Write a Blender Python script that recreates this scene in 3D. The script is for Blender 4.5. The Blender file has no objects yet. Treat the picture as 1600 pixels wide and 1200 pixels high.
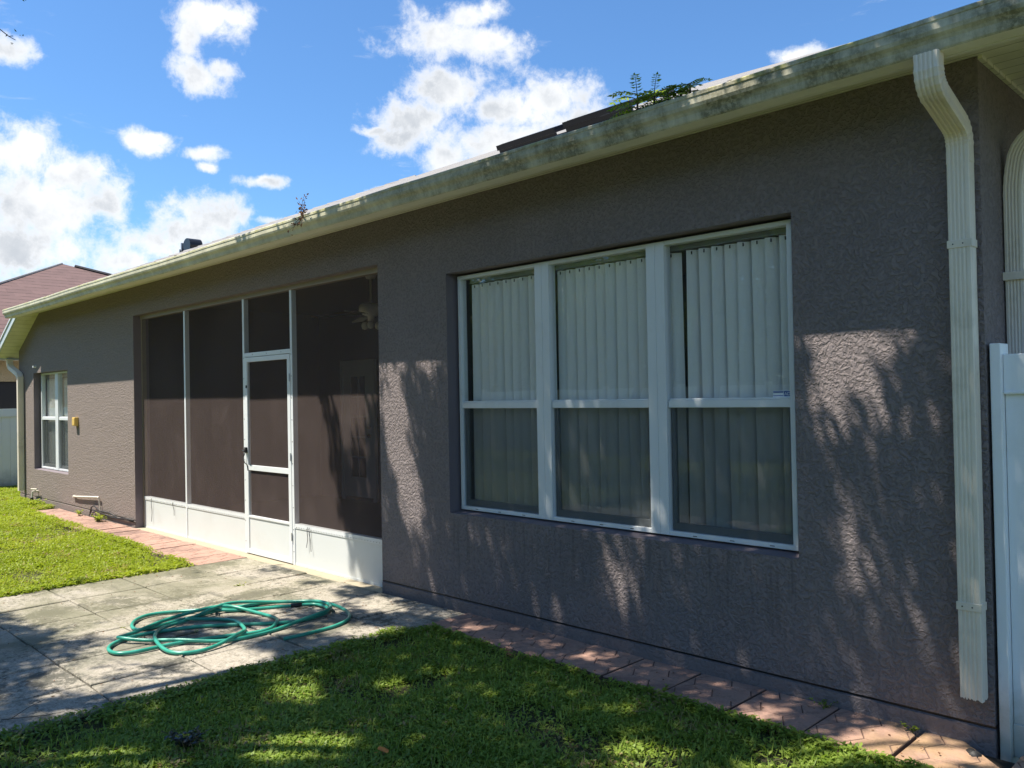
import bpy, math, random
import numpy as np
from mathutils import Vector, Matrix
R = math.radians
random.seed(7)
rng = np.random.default_rng(11)
sc = bpy.context.scene

# ------------------------------------------------------------------ camera
cam_d = bpy.data.cameras.new("camera")
cam = bpy.data.objects.new("camera", cam_d)
sc.collection.objects.link(cam)
cam_d.sensor_width = 36.0
cam_d.lens = 1300 / 1600 * 36.0
cam_d.clip_end = 3000
cam_d.clip_start = 0.05
RM = Matrix(((0.7061048, 0.0228654, 0.7077381), (0.7078525, 0.0040184, -0.7063488), (-0.0189949, 0.9997305, -0.0133479)))
cam.matrix_world = Matrix.Translation((0, -4.2325, 1.63)) @ RM.to_4x4()
sc.camera = cam

# ------------------------------------------------------------------ sun and sky
TO_SUN = Vector((-0.73, -1.0, 2.5)).normalized()
SUN_EL = math.asin(TO_SUN.z)
SUN_ROT = math.atan2(TO_SUN.x, TO_SUN.y)
sun_d = bpy.data.lights.new("sun", 'SUN')
sun_d.energy = 5.0
sun_d.angle = R(0.53)
sun_d.color = (1.0, 0.93, 0.82)
sun = bpy.data.objects.new("sun", sun_d)
sun.rotation_euler = TO_SUN.to_track_quat('Z', 'Y').to_euler()
sun.location = (-8, -12, 30)
sc.collection.objects.link(sun)

sc.view_settings.view_transform = 'Standard'
sc.view_settings.look = 'None'
sc.view_settings.exposure = 0.92
sc.view_settings.gamma = 1.0

world = bpy.data.worlds.new("World")
sc.world = world
world.use_nodes = True


class NT:
    """small helper round a node tree"""
    def __init__(s, tree):
        s.t = tree; s.n = tree.nodes; s.l = tree.links

    def new(s, typ, ins=None, **kw):
        nd = s.n.new(typ)
        for k, v in kw.items():
            setattr(nd, k, v)
        if ins:
            for k, v in ins.items():
                s.put(nd.inputs[k], v)
        return nd

    def put(s, sock, v):
        if isinstance(v, bpy.types.NodeSocket):
            s.l.new(v, sock)
        elif isinstance(v, bpy.types.Node):
            s.l.new(v.outputs[0], sock)
        else:
            if hasattr(sock.default_value, '__len__') and not hasattr(v, '__len__'):
                v = [v] * len(sock.default_value)
            if hasattr(sock.default_value, '__len__') and len(sock.default_value) == 4 and len(v) == 3:
                v = (*v, 1)
            sock.default_value = v

    def m(s, op, a, b=None, c=None, clamp=False):
        nd = s.n.new('ShaderNodeMath'); nd.operation = op; nd.use_clamp = clamp
        s.put(nd.inputs[0], a)
        if b is not None: s.put(nd.inputs[1], b)
        if c is not None: s.put(nd.inputs[2], c)
        return nd.outputs[0]

    def vm(s, op, a, b=None):
        nd = s.n.new('ShaderNodeVectorMath'); nd.operation = op
        s.put(nd.inputs[0], a)
        if b is not None: s.put(nd.inputs[1], b)
        return nd.outputs['Value'] if op in ('LENGTH', 'DOT_PRODUCT') else nd.outputs[0]

    def mix(s, f, a, b, blend='MIX'):
        nd = s.n.new('ShaderNodeMix'); nd.data_type = 'RGBA'; nd.blend_type = blend
        s.put(nd.inputs[0], f); s.put(nd.inputs[6], a); s.put(nd.inputs[7], b)
        return nd.outputs[2]

    def ramp(s, f, a, b, c0=0.0, c1=1.0):
        nd = s.n.new('ShaderNodeMapRange'); nd.interpolation_type = 'SMOOTHSTEP'
        s.put(nd.inputs[0], f)
        for i, v in ((1, a), (2, b), (3, c0), (4, c1)): s.put(nd.inputs[i], v)
        return nd.outputs[0]

    def noise(s, vec, scale, detail=4, rough=.55, dist=0.0):
        nd = s.n.new('ShaderNodeTexNoise')
        if vec is not None: s.put(nd.inputs['Vector'], vec)
        nd.inputs['Scale'].default_value = scale; nd.inputs['Detail'].default_value = detail
        nd.inputs['Roughness'].default_value = rough; nd.inputs['Distortion'].default_value = dist
        return nd.outputs[0]

    def vor(s, vec, scale, feature='F1'):
        nd = s.n.new('ShaderNodeTexVoronoi'); nd.feature = feature
        s.put(nd.inputs['Vector'], vec); nd.inputs['Scale'].default_value = scale
        return nd


# azimuth (towards -x from +y), elevation, half-widths of the cumulus clouds
BLOBS = [(1.3131, 0.2589, 0.0477, 0.0311), (1.266, 0.2386, 0.0445, 0.0271), (1.302, 0.206, 0.0727, 0.0385), (1.3141, 0.1597, 0.082, 0.0356), (1.2386, 0.2115, 0.0277, 0.0265), (1.2016, 0.2756, 0.0205, 0.017), (1.1898, 0.2853, 0.0143, 0.0092), (1.138, 0.2711, 0.0229, 0.0081), (1.13, 0.2588, 0.0109, 0.0055), (1.1278, 0.407, 0.0419, 0.0233), (1.0999, 0.4193, 0.0278, 0.0172), (1.1485, 0.3891, 0.0241, 0.021), (1.1389, 0.3522, 0.0303, 0.0192), (1.1148, 0.361, 0.0152, 0.0116), (1.1273, 0.2086, 0.0471, 0.0236), (1.1847, 0.1743, 0.0512, 0.0262), (1.1513, 0.1899, 0.0591, 0.025), (1.2236, 0.1517, 0.0373, 0.0205), (1.073, 0.2477, 0.0282, 0.0084), (1.0465, 0.205, 0.0392, 0.0057), (0.8633, 0.4105, 0.0649, 0.0245), (0.8018, 0.4007, 0.0425, 0.0222), (0.8243, 0.4302, 0.0386, 0.0153), (0.8645, 0.3538, 0.0573, 0.0257), (0.8957, 0.3225, 0.0531, 0.0275), (0.9038, 0.2979, 0.0454, 0.021), (0.7955, 0.333, 0.0617, 0.0275), (0.7258, 0.345, 0.0502, 0.0305), (0.7033, 0.3165, 0.0616, 0.0277), (0.7963, 0.2944, 0.0923, 0.0316), (0.8583, 0.277, 0.0459, 0.0213), (0.9453, 0.3089, 0.027, 0.0062), (0.9351, 0.2425, 0.0181, 0.005), (1.3281, 0.3555, 0.0252, 0.0129), (0.4448, 0.3645, 0.0418, 0.0114),
         (1.55, 0.30, 0.09, 0.06), (-0.5, 0.35, 0.3, 0.09), (2.4, 0.35, 0.3, 0.10), (-2.6, 0.3, 0.35, 0.1), (0.1, 0.6, 0.2, 0.07), (-1.5, 0.45, 0.3, 0.12)]


def build_world():
    w = NT(world.node_tree)
    w.n.clear()
    sky = w.new('ShaderNodeTexSky', sky_type='NISHITA')
    sky.sun_disc = False
    sky.sun_elevation = SUN_EL; sky.sun_rotation = SUN_ROT
    sky.altitude = 0; sky.air_density = 1.0; sky.dust_density = 0.35; sky.ozone_density = 2.0
    tc = w.new('ShaderNodeTexCoord').outputs['Generated']
    sep = w.new('ShaderNodeSeparateXYZ', {0: tc})
    az = w.m('ARCTAN2', w.m('MULTIPLY', sep.outputs[0], -1.0), sep.outputs[1])
    el = w.m('ARCSINE', sep.outputs[2])
    ae = w.new('ShaderNodeCombineXYZ', {0: az, 1: el, 2: 0.0}).outputs[0]
    # billowing distortion of the outline
    wn = w.new('ShaderNodeTexNoise', {'Vector': tc}); wn.inputs['Scale'].default_value = 16; wn.inputs['Detail'].default_value = 5
    wv = w.vm('MULTIPLY', w.vm('SUBTRACT', wn.outputs[1], (.5, .5, .5)), (.045, .03, 0))
    p = w.vm('ADD', ae, wv)
    best = None; low = None
    for (a, e, ra, re) in BLOBS:
        d = w.vm('LENGTH', w.vm('MULTIPLY', w.vm('SUBTRACT', p, (a, e, 0)), (1 / (ra * 1.12), 1 / (re * 1.12), 0)))
        v = w.m('SUBTRACT', 1.0, d)
        best = v if best is None else w.m('SMOOTH_MAX', best, v, 0.25)
    n1 = w.noise(tc, 27, 10, .67, .15)
    n2 = w.noise(tc, 9, 6, .6)
    dens = w.m('ADD', best, w.m('MULTIPLY', w.m('SUBTRACT', n1, .495), 2.5))
    alpha = w.ramp(dens, -0.15, 0.75)
    # thin wisps elsewhere
    mp = w.new('ShaderNodeMapping', {'Vector': tc}); mp.inputs['Scale'].default_value = (1.2, 1.2, 5)
    wz = w.noise(mp.outputs[0], 7, 8, .65, .4)
    wisp = w.m('MULTIPLY', w.ramp(wz, .60, .82), .45)
    alpha = w.m('MAXIMUM', alpha, wisp)
    # thick cores are greyer towards their base
    core = w.ramp(dens, .22, 1.0)
    shade = w.m('MULTIPLY', core, w.ramp(n2, .36, .64))
    ccol = w.mix(shade, (6.2, 6.3, 6.4), (3.6, 3.85, 4.2))
    skyc = w.mix(1.0, sky.outputs[0], SKY_TINT, 'MULTIPLY')
    col = w.mix(alpha, skyc, ccol)
    bg = w.new('ShaderNodeBackground', {0: col, 1: 0.094})
    out = w.new('ShaderNodeOutputWorld', {0: bg.outputs[0]})


SKY_TINT = (0.60, 0.88, 1.12)
build_world()

# ------------------------------------------------------------------ mesh helper
COL = sc.collection


class MB:
    def __init__(s): s.v = []; s.f = []; s.mi = []

    def face(s, pts, mi=0):
        b = len(s.v); s.v.extend([tuple(p) for p in pts]); s.f.append(tuple(range(b, b + len(pts)))); s.mi.append(mi)

    def box(s, x0, x1, y0, y1, z0, z1, mi=0, skip=''):
        b = len(s.v)
        s.v += [(x0, y0, z0), (x1, y0, z0), (x1, y1, z0), (x0, y1, z0), (x0, y0, z1), (x1, y0, z1), (x1, y1, z1), (x0, y1, z1)]
        F = {'b': (0, 3, 2, 1), 't': (4, 5, 6, 7), 'f': (0, 1, 5, 4), 'r': (1, 2, 6, 5), 'k': (2, 3, 7, 6), 'l': (3, 0, 4, 7)}
        for k, q in F.items():
            if k not in skip:
                s.f.append(tuple(b + i for i in q)); s.mi.append(mi)
        return s

    def prism(s, poly, y0, y1, mi=0):
        """polygon in x,z extruded along y"""
        n = len(poly); b = len(s.v)
        s.v += [(x, y0, z) for x, z in poly] + [(x, y1, z) for x, z in poly]
        s.f.append(tuple(b + i for i in range(n))); s.mi.append(mi)
        s.f.append(tuple(b + n + i for i in reversed(range(n)))); s.mi.append(mi)
        for i in range(n):
            j = (i + 1) % n
            s.f.append((b + j, b + i, b + n + i, b + n + j)); s.mi.append(mi)
        return s

    def prism_z(s, poly, z0, z1, mi=0):
        n = len(poly); b = len(s.v)
        s.v += [(x, y, z0) for x, y in poly] + [(x, y, z1) for x, y in poly]
        s.f.append(tuple(b + i for i in reversed(range(n)))); s.mi.append(mi)
        s.f.append(tuple(b + n + i for i in range(n))); s.mi.append(mi)
        for i in range(n):
            j = (i + 1) % n
            s.f.append((b + i, b + j, b + n + j, b + n + i)); s.mi.append(mi)
        return s

    def tube(s, pts, r, n=8, mi=0, cap=True):
        pts = [Vector(p) for p in pts]
        rr = r if hasattr(r, '__len__') else [r] * len(pts)
        b0 = len(s.v); up = Vector((0, 0, 1)); prev = None
        for i, p in enumerate(pts):
            t = (pts[min(i + 1, len(pts) - 1)] - pts[max(i - 1, 0)]).normalized()
            if prev is None:
                a = t.cross(up)
                if a.length < .1: a = t.cross(Vector((1, 0, 0)))
            else:
                a = prev - t * prev.dot(t)
            a.normalize(); prev = a
            c = t.cross(a)
            for k in range(n):
                an = 2 * math.pi * k / n
                s.v.append(tuple(p + (a * math.cos(an) + c * math.sin(an)) * rr[i]))
        for i in range(len(pts) - 1):
            for k in range(n):
                k2 = (k + 1) % n
                s.f.append((b0 + i * n + k, b0 + i * n + k2, b0 + (i + 1) * n + k2, b0 + (i + 1) * n + k)); s.mi.append(mi)
        if cap:
            s.f.append(tuple(b0 + k for k in reversed(range(n)))); s.mi.append(mi)
            e = b0 + (len(pts) - 1) * n
            s.f.append(tuple(e + k for k in range(n))); s.mi.append(mi)
        return s

    def lathe(s, prof, cx, cy, n=20, mi=0):
        b = len(s.v)
        for r, z in prof:
            for k in range(n):
                a = 2 * math.pi * k / n; s.v.append((cx + r * math.cos(a), cy + r * math.sin(a), z))
        for i in range(len(prof) - 1):
            for k in range(n):
                k2 = (k + 1) % n
                s.f.append((b + i * n + k, b + i * n + k2, b + (i + 1) * n + k2, b + (i + 1) * n + k)); s.mi.append(mi)
        return s

    def build(s, name, mats, parent=None, smooth=False, bevel=0.0):
        me = bpy.data.meshes.new(name)
        me.from_pydata(s.v, [], s.f)
        mats = mats if isinstance(mats, (list, tuple)) else [mats]
        for m in mats: me.materials.append(m)
        if len(mats) > 1: me.polygons.foreach_set('material_index', s.mi)
        if smooth: me.polygons.foreach_set('use_smooth', [True] * len(me.polygons))
        me.update()
        o = bpy.data.objects.new(name, me)
        COL.objects.link(o)
        if parent is not None:
            o.parent = parent
            pm = parent_offset(parent)
            if pm.length > 0:
                me.transform(Matrix.Translation(-pm))
        if bevel:
            md = o.modifiers.new('bevel', 'BEVEL'); md.width = bevel; md.segments = 2; md.limit_method = 'ANGLE'
        return o


def parent_offset(p):
    v = Vector((0, 0, 0))
    while p is not None:
        v += Vector(p.location); p = p.parent
    return v


def tag(o, label=None, cat=None, group=None, kind=None):
    if label: o['label'] = label
    if cat: o['category'] = cat
    if group: o['group'] = group
    if kind: o['kind'] = kind
    return o


def thing(name, label, cat, loc=(0, 0, 0), group=None):
    o = bpy.data.objects.new(name, None)
    o.empty_display_size = .2
    COL.objects.link(o); o.location = loc
    return tag(o, label, cat, group)


def leafmesh(name, P, D, W, L, wd, mat, tint, parent=None, fold=0.0):
    """many rhombic leaves: P base, D unit direction, W unit width dir, L length, wd width"""
    n = len(P)
    L = L[:, None]; wd = wd[:, None]
    N = np.cross(D, W)
    a = P; c = P + D * L + N * L * -0.12
    m = P + D * L * .45 + N * L * .06
    b = m + W * wd * .5; d = m - W * wd * .5
    V = np.stack([a, b, c, d], 1).reshape(-1, 3)
    if parent is not None: V = V - np.array(parent_offset(parent))[None, :]
    me = bpy.data.meshes.new(name)
    me.vertices.add(4 * n); me.vertices.foreach_set('co', V.astype(np.float32).ravel())
    me.loops.add(4 * n); me.loops.foreach_set('vertex_index', np.arange(4 * n, dtype=np.int32))
    me.polygons.add(n)
    me.polygons.foreach_set('loop_start', np.arange(0, 4 * n, 4, dtype=np.int32))
    me.polygons.foreach_set('loop_total', np.full(n, 4, dtype=np.int32))
    me.update(calc_edges=True)
    at = me.attributes.new('tint', 'FLOAT', 'POINT')
    at.data.foreach_set('value', np.repeat(tint, 4).astype(np.float32))
    me.materials.append(mat)
    o = bpy.data.objects.new(name, me); COL.objects.link(o)
    if parent is not None: o.parent = parent
    return o


def unit(a): return a / (np.linalg.norm(a, axis=1, keepdims=True) + 1e-9)


def fbm2(x, y, seed=0):
    """cheap smooth value noise in 0..1"""
    r = np.random.default_rng(seed); out = np.zeros_like(x, dtype=float); amp = 1; tot = 0; sc_ = 1.0
    for o in range(4):
        g = r.random((64, 64))
        xi = np.floor(x * sc_).astype(int); yi = np.floor(y * sc_).astype(int)
        fx = x * sc_ - xi; fy = y * sc_ - yi; fx = fx * fx * (3 - 2 * fx); fy = fy * fy * (3 - 2 * fy)
        A = g[xi % 64, yi % 64]; B = g[(xi + 1) % 64, yi % 64]; C = g[xi % 64, (yi + 1) % 64]; D_ = g[(xi + 1) % 64, (yi + 1) % 64]
        out += amp * ((A * (1 - fx) + B * fx) * (1 - fy) + (C * (1 - fx) + D_ * fx) * fy); tot += amp; amp *= .5; sc_ *= 2.1
    return out / tot


# ------------------------------------------------------------------ materials
def newmat(name):
    m = bpy.data.materials.new(name); m.use_nodes = True
    t = NT(m.node_tree)
    bs = t.n['Principled BSDF']
    return m, t, bs


def obco(t): return t.new('ShaderNodeTexCoord').outputs['Object']


def geo(t): return t.new('ShaderNodeNewGeometry')


def simple(name, col, rough=.5, var=.0, scale=8, bump=0.0, bscale=60, metal=0.0, dirt=None, dirt_amt=.5, spec=None):
    m, t, bs = newmat(name)
    co = obco(t); c = tuple(col) + (1,)
    base = c
    if var or dirt:
        n = t.noise(co, scale, 6, .6)
        dark = tuple(x * (1 - var) for x in col); lite = tuple(min(1, x * (1 + var)) for x in col)
        base = t.mix(n, dark, lite)
        if dirt:
            n2 = t.noise(co, scale * .6, 8, .68, .3)
            base = t.mix(t.ramp(n2, .5, .75, 0, dirt_amt), base, dirt)
        t.put(bs.inputs['Base Color'], base)
    else:
        bs.inputs['Base Color'].default_value = c
    bs.inputs['Roughness'].default_value = rough; bs.inputs['Metallic'].default_value = metal
    if spec is not None: bs.inputs['Specular IOR Level'].default_value = spec
    if bump:
        b = t.new('ShaderNodeBump', {'Height': t.noise(co, bscale, 5, .6), 'Distance': bump, 'Strength': 1.0})
        t.put(bs.inputs['Normal'], b)
    return m


def stucco(name, col, amp=.0072, texscale=1.35):
    m, t, bs = newmat(name)
    co = geo(t).outputs['Position']
    wn = t.new('ShaderNodeTexNoise', {'Vector': co}); wn.inputs['Scale'].default_value = 14
    p = t.vm('ADD', co, t.vm('MULTIPLY', t.vm('SUBTRACT', wn.outputs[1], (.5, .5, .5)), (.05, .05, .05)))
    a = t.noise(p, 34 * texscale, 3, .5)
    worm = t.ramp(a, .42, .58)
    b = t.noise(co, 75 * texscale, 4, .6)
    big = t.noise(co, 1.3, 4, .6)
    sm = t.noise(co, 9, 4, .6)
    h = t.m('ADD', t.m('MULTIPLY', worm, t.m('ADD', .35, t.m('MULTIPLY', sm, .9))), t.m('MULTIPLY', b, .55))
    h = t.m('ADD', h, t.m('MULTIPLY', t.noise(co, 6, 3, .5), .8))
    bm = t.new('ShaderNodeBump', {'Height': h, 'Distance': amp, 'Strength': 1.0})
    t.put(bs.inputs['Normal'], bm)
    c0 = t.mix(t.ramp(big, .3, .7), tuple(x * .93 for x in col), tuple(x * 1.06 for x in col))
    # light put into the colour: the same paint made paler and warmer leftwards
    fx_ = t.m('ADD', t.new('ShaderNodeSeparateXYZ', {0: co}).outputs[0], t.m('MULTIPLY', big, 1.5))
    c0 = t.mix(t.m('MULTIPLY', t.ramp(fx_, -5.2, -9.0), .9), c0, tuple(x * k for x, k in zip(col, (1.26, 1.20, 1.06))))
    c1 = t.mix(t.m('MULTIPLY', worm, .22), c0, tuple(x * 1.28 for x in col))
    c1 = t.mix(t.ramp(t.m('ADD', a, t.m('MULTIPLY', b, .3)), .60, .50, 0, .38), c1, tuple(x * .45 for x in col))  # crevice dirt, darkened in the colour to make the relief show in shade
    # pale chalky wear and a few dark marks
    sp = t.noise(co, 3.1, 9, .72, .6)
    c2 = t.mix(t.ramp(sp, .66, .8, 0, .35), c1, (.45, .42, .40))
    c3 = t.mix(t.ramp(sp, .34, .22, 0, .5), c2, (.06, .055, .05))
    # splash dirt near the ground: soil thrown up by rain
    z = t.new('ShaderNodeSeparateXYZ', {0: co}).outputs[2]
    sd = t.m('MULTIPLY', t.ramp(t.m('ADD', z, t.m('MULTIPLY', sm, .25)), .36, .1), .35)
    c4 = t.mix(sd, c3, (.17, .145, .13))
    # rain streaks running down from the sills
    mp = t.new('ShaderNodeMapping', {'Vector': co}); mp.inputs['Scale'].default_value = (16, 1, .9)
    st = t.noise(mp.outputs[0], 1.6, 5, .6)
    sx = t.new('ShaderNodeSeparateXYZ', {0: co}).outputs[0]
    win = t.m('MULTIPLY', t.ramp(z, .1, .6), t.ramp(z, .74, .73))
    win = t.m('MULTIPLY', win, t.m('MULTIPLY', t.ramp(sx, -5.05, -4.9), t.ramp(sx, -2.0, -2.15)))
    c4 = t.mix(t.m('MULTIPLY', t.m('MULTIPLY', win, t.ramp(st, .5, .66)), .45), c4, (.10, .085, .085))
    t.put(bs.inputs['Base Color'], c4)
    bs.inputs['Roughness'].default_value = .82
    bs.inputs['Specular IOR Level'].default_value = .3
    return m


M = {}
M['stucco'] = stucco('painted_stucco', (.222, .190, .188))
M['stucco_base'] = stucco('painted_stucco_base', (.205, .175, .175), amp=.003)
M['stucco_tan'] = stucco('tan_stucco', (.52, .41, .27))
M['trim_paint'] = simple('painted_reveal', (.18, .15, .165), .7, .12, 6, .002, 90)
M['white_alu'] = simple('white_aluminium', (.72, .75, .76), .38, .05, 3, dirt=(.42, .42, .38), dirt_amt=.35)
M['white_vinyl'] = simple('white_vinyl', (.84, .87, .88), .45, .04, 2.5, .0008, 30, dirt=(.42, .45, .36), dirt_amt=.3)
M['grey_vinyl'] = simple('aged_vinyl', (.82, .83, .80), .55, .06, 1.5, dirt=(.36, .4, .33), dirt_amt=.3)
M['kick'] = simple('white_kick_panel', (.66, .69, .68), .45, .05, 1.6, dirt=(.5, .48, .4), dirt_amt=.4)
M['downspout'] = simple('tan_downspout', (.76, .69, .57), .42, .07, 4, dirt=(.30, .29, .22), dirt_amt=.5)
M['black'] = simple('black_plastic', (.012, .012, .014), .4)
M['dark_metal'] = simple('dark_anodised', (.03, .031, .04), .35, metal=.3)
M['galv'] = simple('galvanised_metal', (.45, .46, .47), .4, .2, 20, metal=.6)
M['pvc'] = simple('weathered_pvc_pipe', (.62, .58, .50), .55, .15, 12, dirt=(.25, .2, .15), dirt_amt=.7)
for k_ in ('white_vinyl', 'grey_vinyl'):
    t = NT(M[k_].node_tree); bs = t.n['Principled BSDF']; src = bs.inputs['Base Color'].links[0].from_socket
    co = geo(t).outputs['Position']; z_ = t.new('ShaderNodeSeparateXYZ', {0: co}).outputs[2]
    g_ = t.m('MULTIPLY', t.ramp(t.m('ADD', z_, t.m('MULTIPLY', t.noise(co, 9, 6, .7), .35)), .55, .12), .7)
    t.put(bs.inputs['Base Color'], t.mix(g_, src, (.24, .25, .15)))
M['copper'] = simple('weathered_pipe', (.10, .08, .07), .6, .2, 20)
M['yellow'] = simple('yellowed_cover', (.70, .47, .12), .5, .12, 15)
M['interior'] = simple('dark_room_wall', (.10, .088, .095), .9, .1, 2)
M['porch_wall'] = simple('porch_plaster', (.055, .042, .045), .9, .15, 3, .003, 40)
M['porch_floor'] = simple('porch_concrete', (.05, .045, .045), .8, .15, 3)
M['door_white'] = simple('painted_door', (.42, .44, .46), .5)
M['rubber'] = simple('black_rubber', (.02, .02, .02), .6, .3, 30)
M['bark'] = simple('bark', (.13, .105, .085), .9, .35, 9, .02, 22)
M['twig'] = simple('twig_bark', (.10, .075, .055), .9, .3, 40)
M['deadleaf'] = simple('dry_leaf', (.24, .11, .05), .8, .4, 40)
M['orangeleaf'] = simple('orange_leaf', (.62, .22, .05), .7, .2, 60)
M['solar'] = simple('solar_cell_glass', (.010, .012, .03), .12, .1, 5)
M['litter'] = simple('leaf_litter', (.09, .065, .04), .9, .5, 90)


def gutter_mat(name, stain):
    m, t, bs = newmat(name)
    co = geo(t).outputs['Position']
    mp = t.new('ShaderNodeMapping', {'Vector': co}); mp.inputs['Scale'].default_value = (9, 3, 2.2)
    streak = t.noise(mp.outputs[0], 1.2, 6, .65)
    patch = t.noise(co, 2.4, 8, .68, .3)
    fine = t.noise(co, 45, 4, .7)
    s_ = t.m('ADD', t.m('MULTIPLY', streak, .35), t.m('ADD', t.m('MULTIPLY', patch, .65), t.m('MULTIPLY', fine, .2)))
    x = t.new('ShaderNodeSeparateXYZ', {0: co}).outputs[0]
    side = t.ramp(x, -6.5, -3.0, .0, 1.0)            # the right half is much mossier
    amt = t.m('MULTIPLY', t.ramp(s_, .42, .72), t.m('ADD', .45, t.m('MULTIPLY', side, .5)))
    clean = (.74, .71, .50)
    moss = t.mix(t.ramp(fine, .4, .65), (.17, .165, .105), (.42, .39, .28))
    z = t.new('ShaderNodeSeparateXYZ', {0: co}).outputs[2]
    if stain:
        c = t.mix(t.m('MULTIPLY', amt, stain, clamp=True), t.mix(side, clean, (.66, .64, .50)), moss)
        lip = t.m('MULTIPLY', t.ramp(t.m('ADD', z, t.m('MULTIPLY', t.m('SUBTRACT', patch, .5), .06)), 3.165, 3.19), t.ramp(t.noise(co, 5, 5, .7), .42, .58))
        c = t.mix(t.m('MULTIPLY', lip, .7), c, (.42, .40, .10))
        dr = t.m('MULTIPLY', t.ramp(t.noise(mp.outputs[0], 6, 5, .75), .58, .7), .4)
        c = t.mix(dr, c, (.5, .5, .43))
    else:
        c = t.mix(t.m('MULTIPLY', amt, .35), (.86, .84, .72), (.6, .6, .48))
    t.put(bs.inputs['Base Color'], c)
    bs.inputs['Roughness'].default_value = .55
    return m


M['gutter'] = gutter_mat('mossy_gutter', 1.25)
M['gutter_under'] = gutter_mat('gutter_underside', 0)
M['fascia'] = simple('fascia_metal', (.78, .77, .67), .5, .08, 3, dirt=(.25, .27, .17), dirt_amt=.4)
M['fascia_blue'] = simple('rake_metal', (.50, .56, .56), .4, .05, 3)


def soffit_mat():
    m, t, bs = newmat('vinyl_soffit')
    co = geo(t).outputs['Position']
    x = t.new('ShaderNodeSeparateXYZ', {0: co}).outputs[0]
    fr = t.m('FRACT', t.m('MULTIPLY', x, 1 / .115))
    g = t.m('MULTIPLY', t.ramp(fr, .0, .08, 1, 0), 1.0)
    n = t.noise(co, 3, 6, .65)
    c = t.mix(t.ramp(n, .4, .75, 0, .6), (.74, .73, .58), (.45, .46, .30))
    c = t.mix(g, c, (.28, .28, .19))
    t.put(bs.inputs['Base Color'], c)
    b = t.new('ShaderNodeBump', {'Height': t.ramp(fr, .0, .14), 'Distance': .006, 'Strength': 1})
    t.put(bs.inputs['Normal'], b)
    bs.inputs['Roughness'].default_value = .6
    return m


M['soffit'] = soffit_mat()


def shingle_mat(name, col, axis_up='y', row=.14):
    m, t, bs = newmat(name)
    co = geo(t).outputs['Position']
    sp = t.new('ShaderNodeSeparateXYZ', {0: co})
    up = t.m('MULTIPLY', sp.outputs[2], 1 / (row * .40))
    along = sp.outputs[0] if axis_up == 'y' else sp.outputs[1]
    rid = t.m('FLOOR', up)
    fr = t.m('FRACT', up)
    al = t.m('ADD', t.m('MULTIPLY', along, 3.2), t.m('MULTIPLY', rid, .37))
    tabv = t.new('ShaderNodeCombineXYZ', {0: t.m('FLOOR', al), 1: rid, 2: 0.0})
    wn = t.new('ShaderNodeTexWhiteNoise', {'Vector': tabv.outputs[0]}, noise_dimensions='3D')
    c = t.mix(wn.outputs[0], tuple(x * .78 for x in col), tuple(x * 1.22 for x in col))
    c = t.mix(t.noise(co, 90, 2, .6), c, tuple(x * 1.3 for x in col))
    c = t.mix(t.m('MULTIPLY', t.ramp(fr, .22, .0), t.ramp(t.noise(co, 3, 3), .35, .55)), c, tuple(x * .3 for x in col))
    t.put(bs.inputs['Base Color'], c)
    b = t.new('ShaderNodeBump', {'Height': t.m('ADD', t.m('MULTIPLY', t.m('SUBTRACT', 1.0, fr), 1.0), t.m('MULTIPLY', wn.outputs[0], .5)), 'Distance': .012, 'Strength': 1})
    t.put(bs.inputs['Normal'], b)
    bs.inputs['Roughness'].default_value = .95
    return m


M['shingle_grey'] = shingle_mat('grey_shingles', (.21, .20, .19), 'y')
M['shingle_red'] = shingle_mat('red_brown_shingles', (.125, .075, .068), 'x', .3)


def concrete_mat():
    m, t, bs = newmat('old_concrete')
    co = geo(t).outputs['Position']
    at = t.new('ShaderNodeAttribute'); at.attribute_name = 'tint'
    n = t.noise(co, 2.2, 8, .62); f = t.noise(co, 70, 5, .7); st = t.noise(co, 1.1, 9, .7, .5)
    mp = t.new('ShaderNodeMapping', {'Vector': co}); mp.inputs['Scale'].default_value = (1.0, 3.5, 1)
    sw = t.noise(mp.outputs[0], 2.4, 8, .68, .4)
    c = t.mix(n, (.30, .265, .215), (.54, .49, .41))
    c = t.mix(t.m('MULTIPLY', at.outputs['Fac'], .5), c, (.37, .34, .28))
    c = t.mix(t.ramp(f, .4, .62, 0, .6), c, (.22, .195, .15))
    c = t.mix(t.m('MULTIPLY', t.ramp(st, .47, .62), .8), c, (.13, .13, .09))
    c = t.mix(t.m('MULTIPLY', t.ramp(sw, .52, .68), .75), c, (.10, .095, .08))
    sx = t.new('ShaderNodeSeparateXYZ', {0: co})
    pit = t.noise(co, 26, 8, .8)
    c = t.mix(t.m('MULTIPLY', t.ramp(pit, .50, .60), t.ramp(t.noise(co, 1.7, 6, .6), .35, .6)), c, (.12, .11, .085))
    mould = t.m('MULTIPLY', t.ramp(t.m('ADD', t.noise(co, 1.35, 7, .65, .5), t.m('MULTIPLY', t.m('SUBTRACT', pit, .5), .5)), .53, .62), .85)
    c = t.mix(mould, c, (.07, .068, .05))
    far = t.m('MULTIPLY', t.ramp(sx.outputs[0], -5.6, -6.9), t.ramp(st, .36, .55))
    c = t.mix(t.m('MULTIPLY', far, .4), c, (.19, .18, .10))
    t.put(bs.inputs['Base Color'], c)
    b = t.new('ShaderNodeBump', {'Height': t.m('ADD', f, t.m('MULTIPLY', n, 1.5)), 'Distance': .003, 'Strength': 1})
    t.put(bs.inputs['Normal'], b)
    bs.inputs['Roughness'].default_value = .9
    return m


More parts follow.
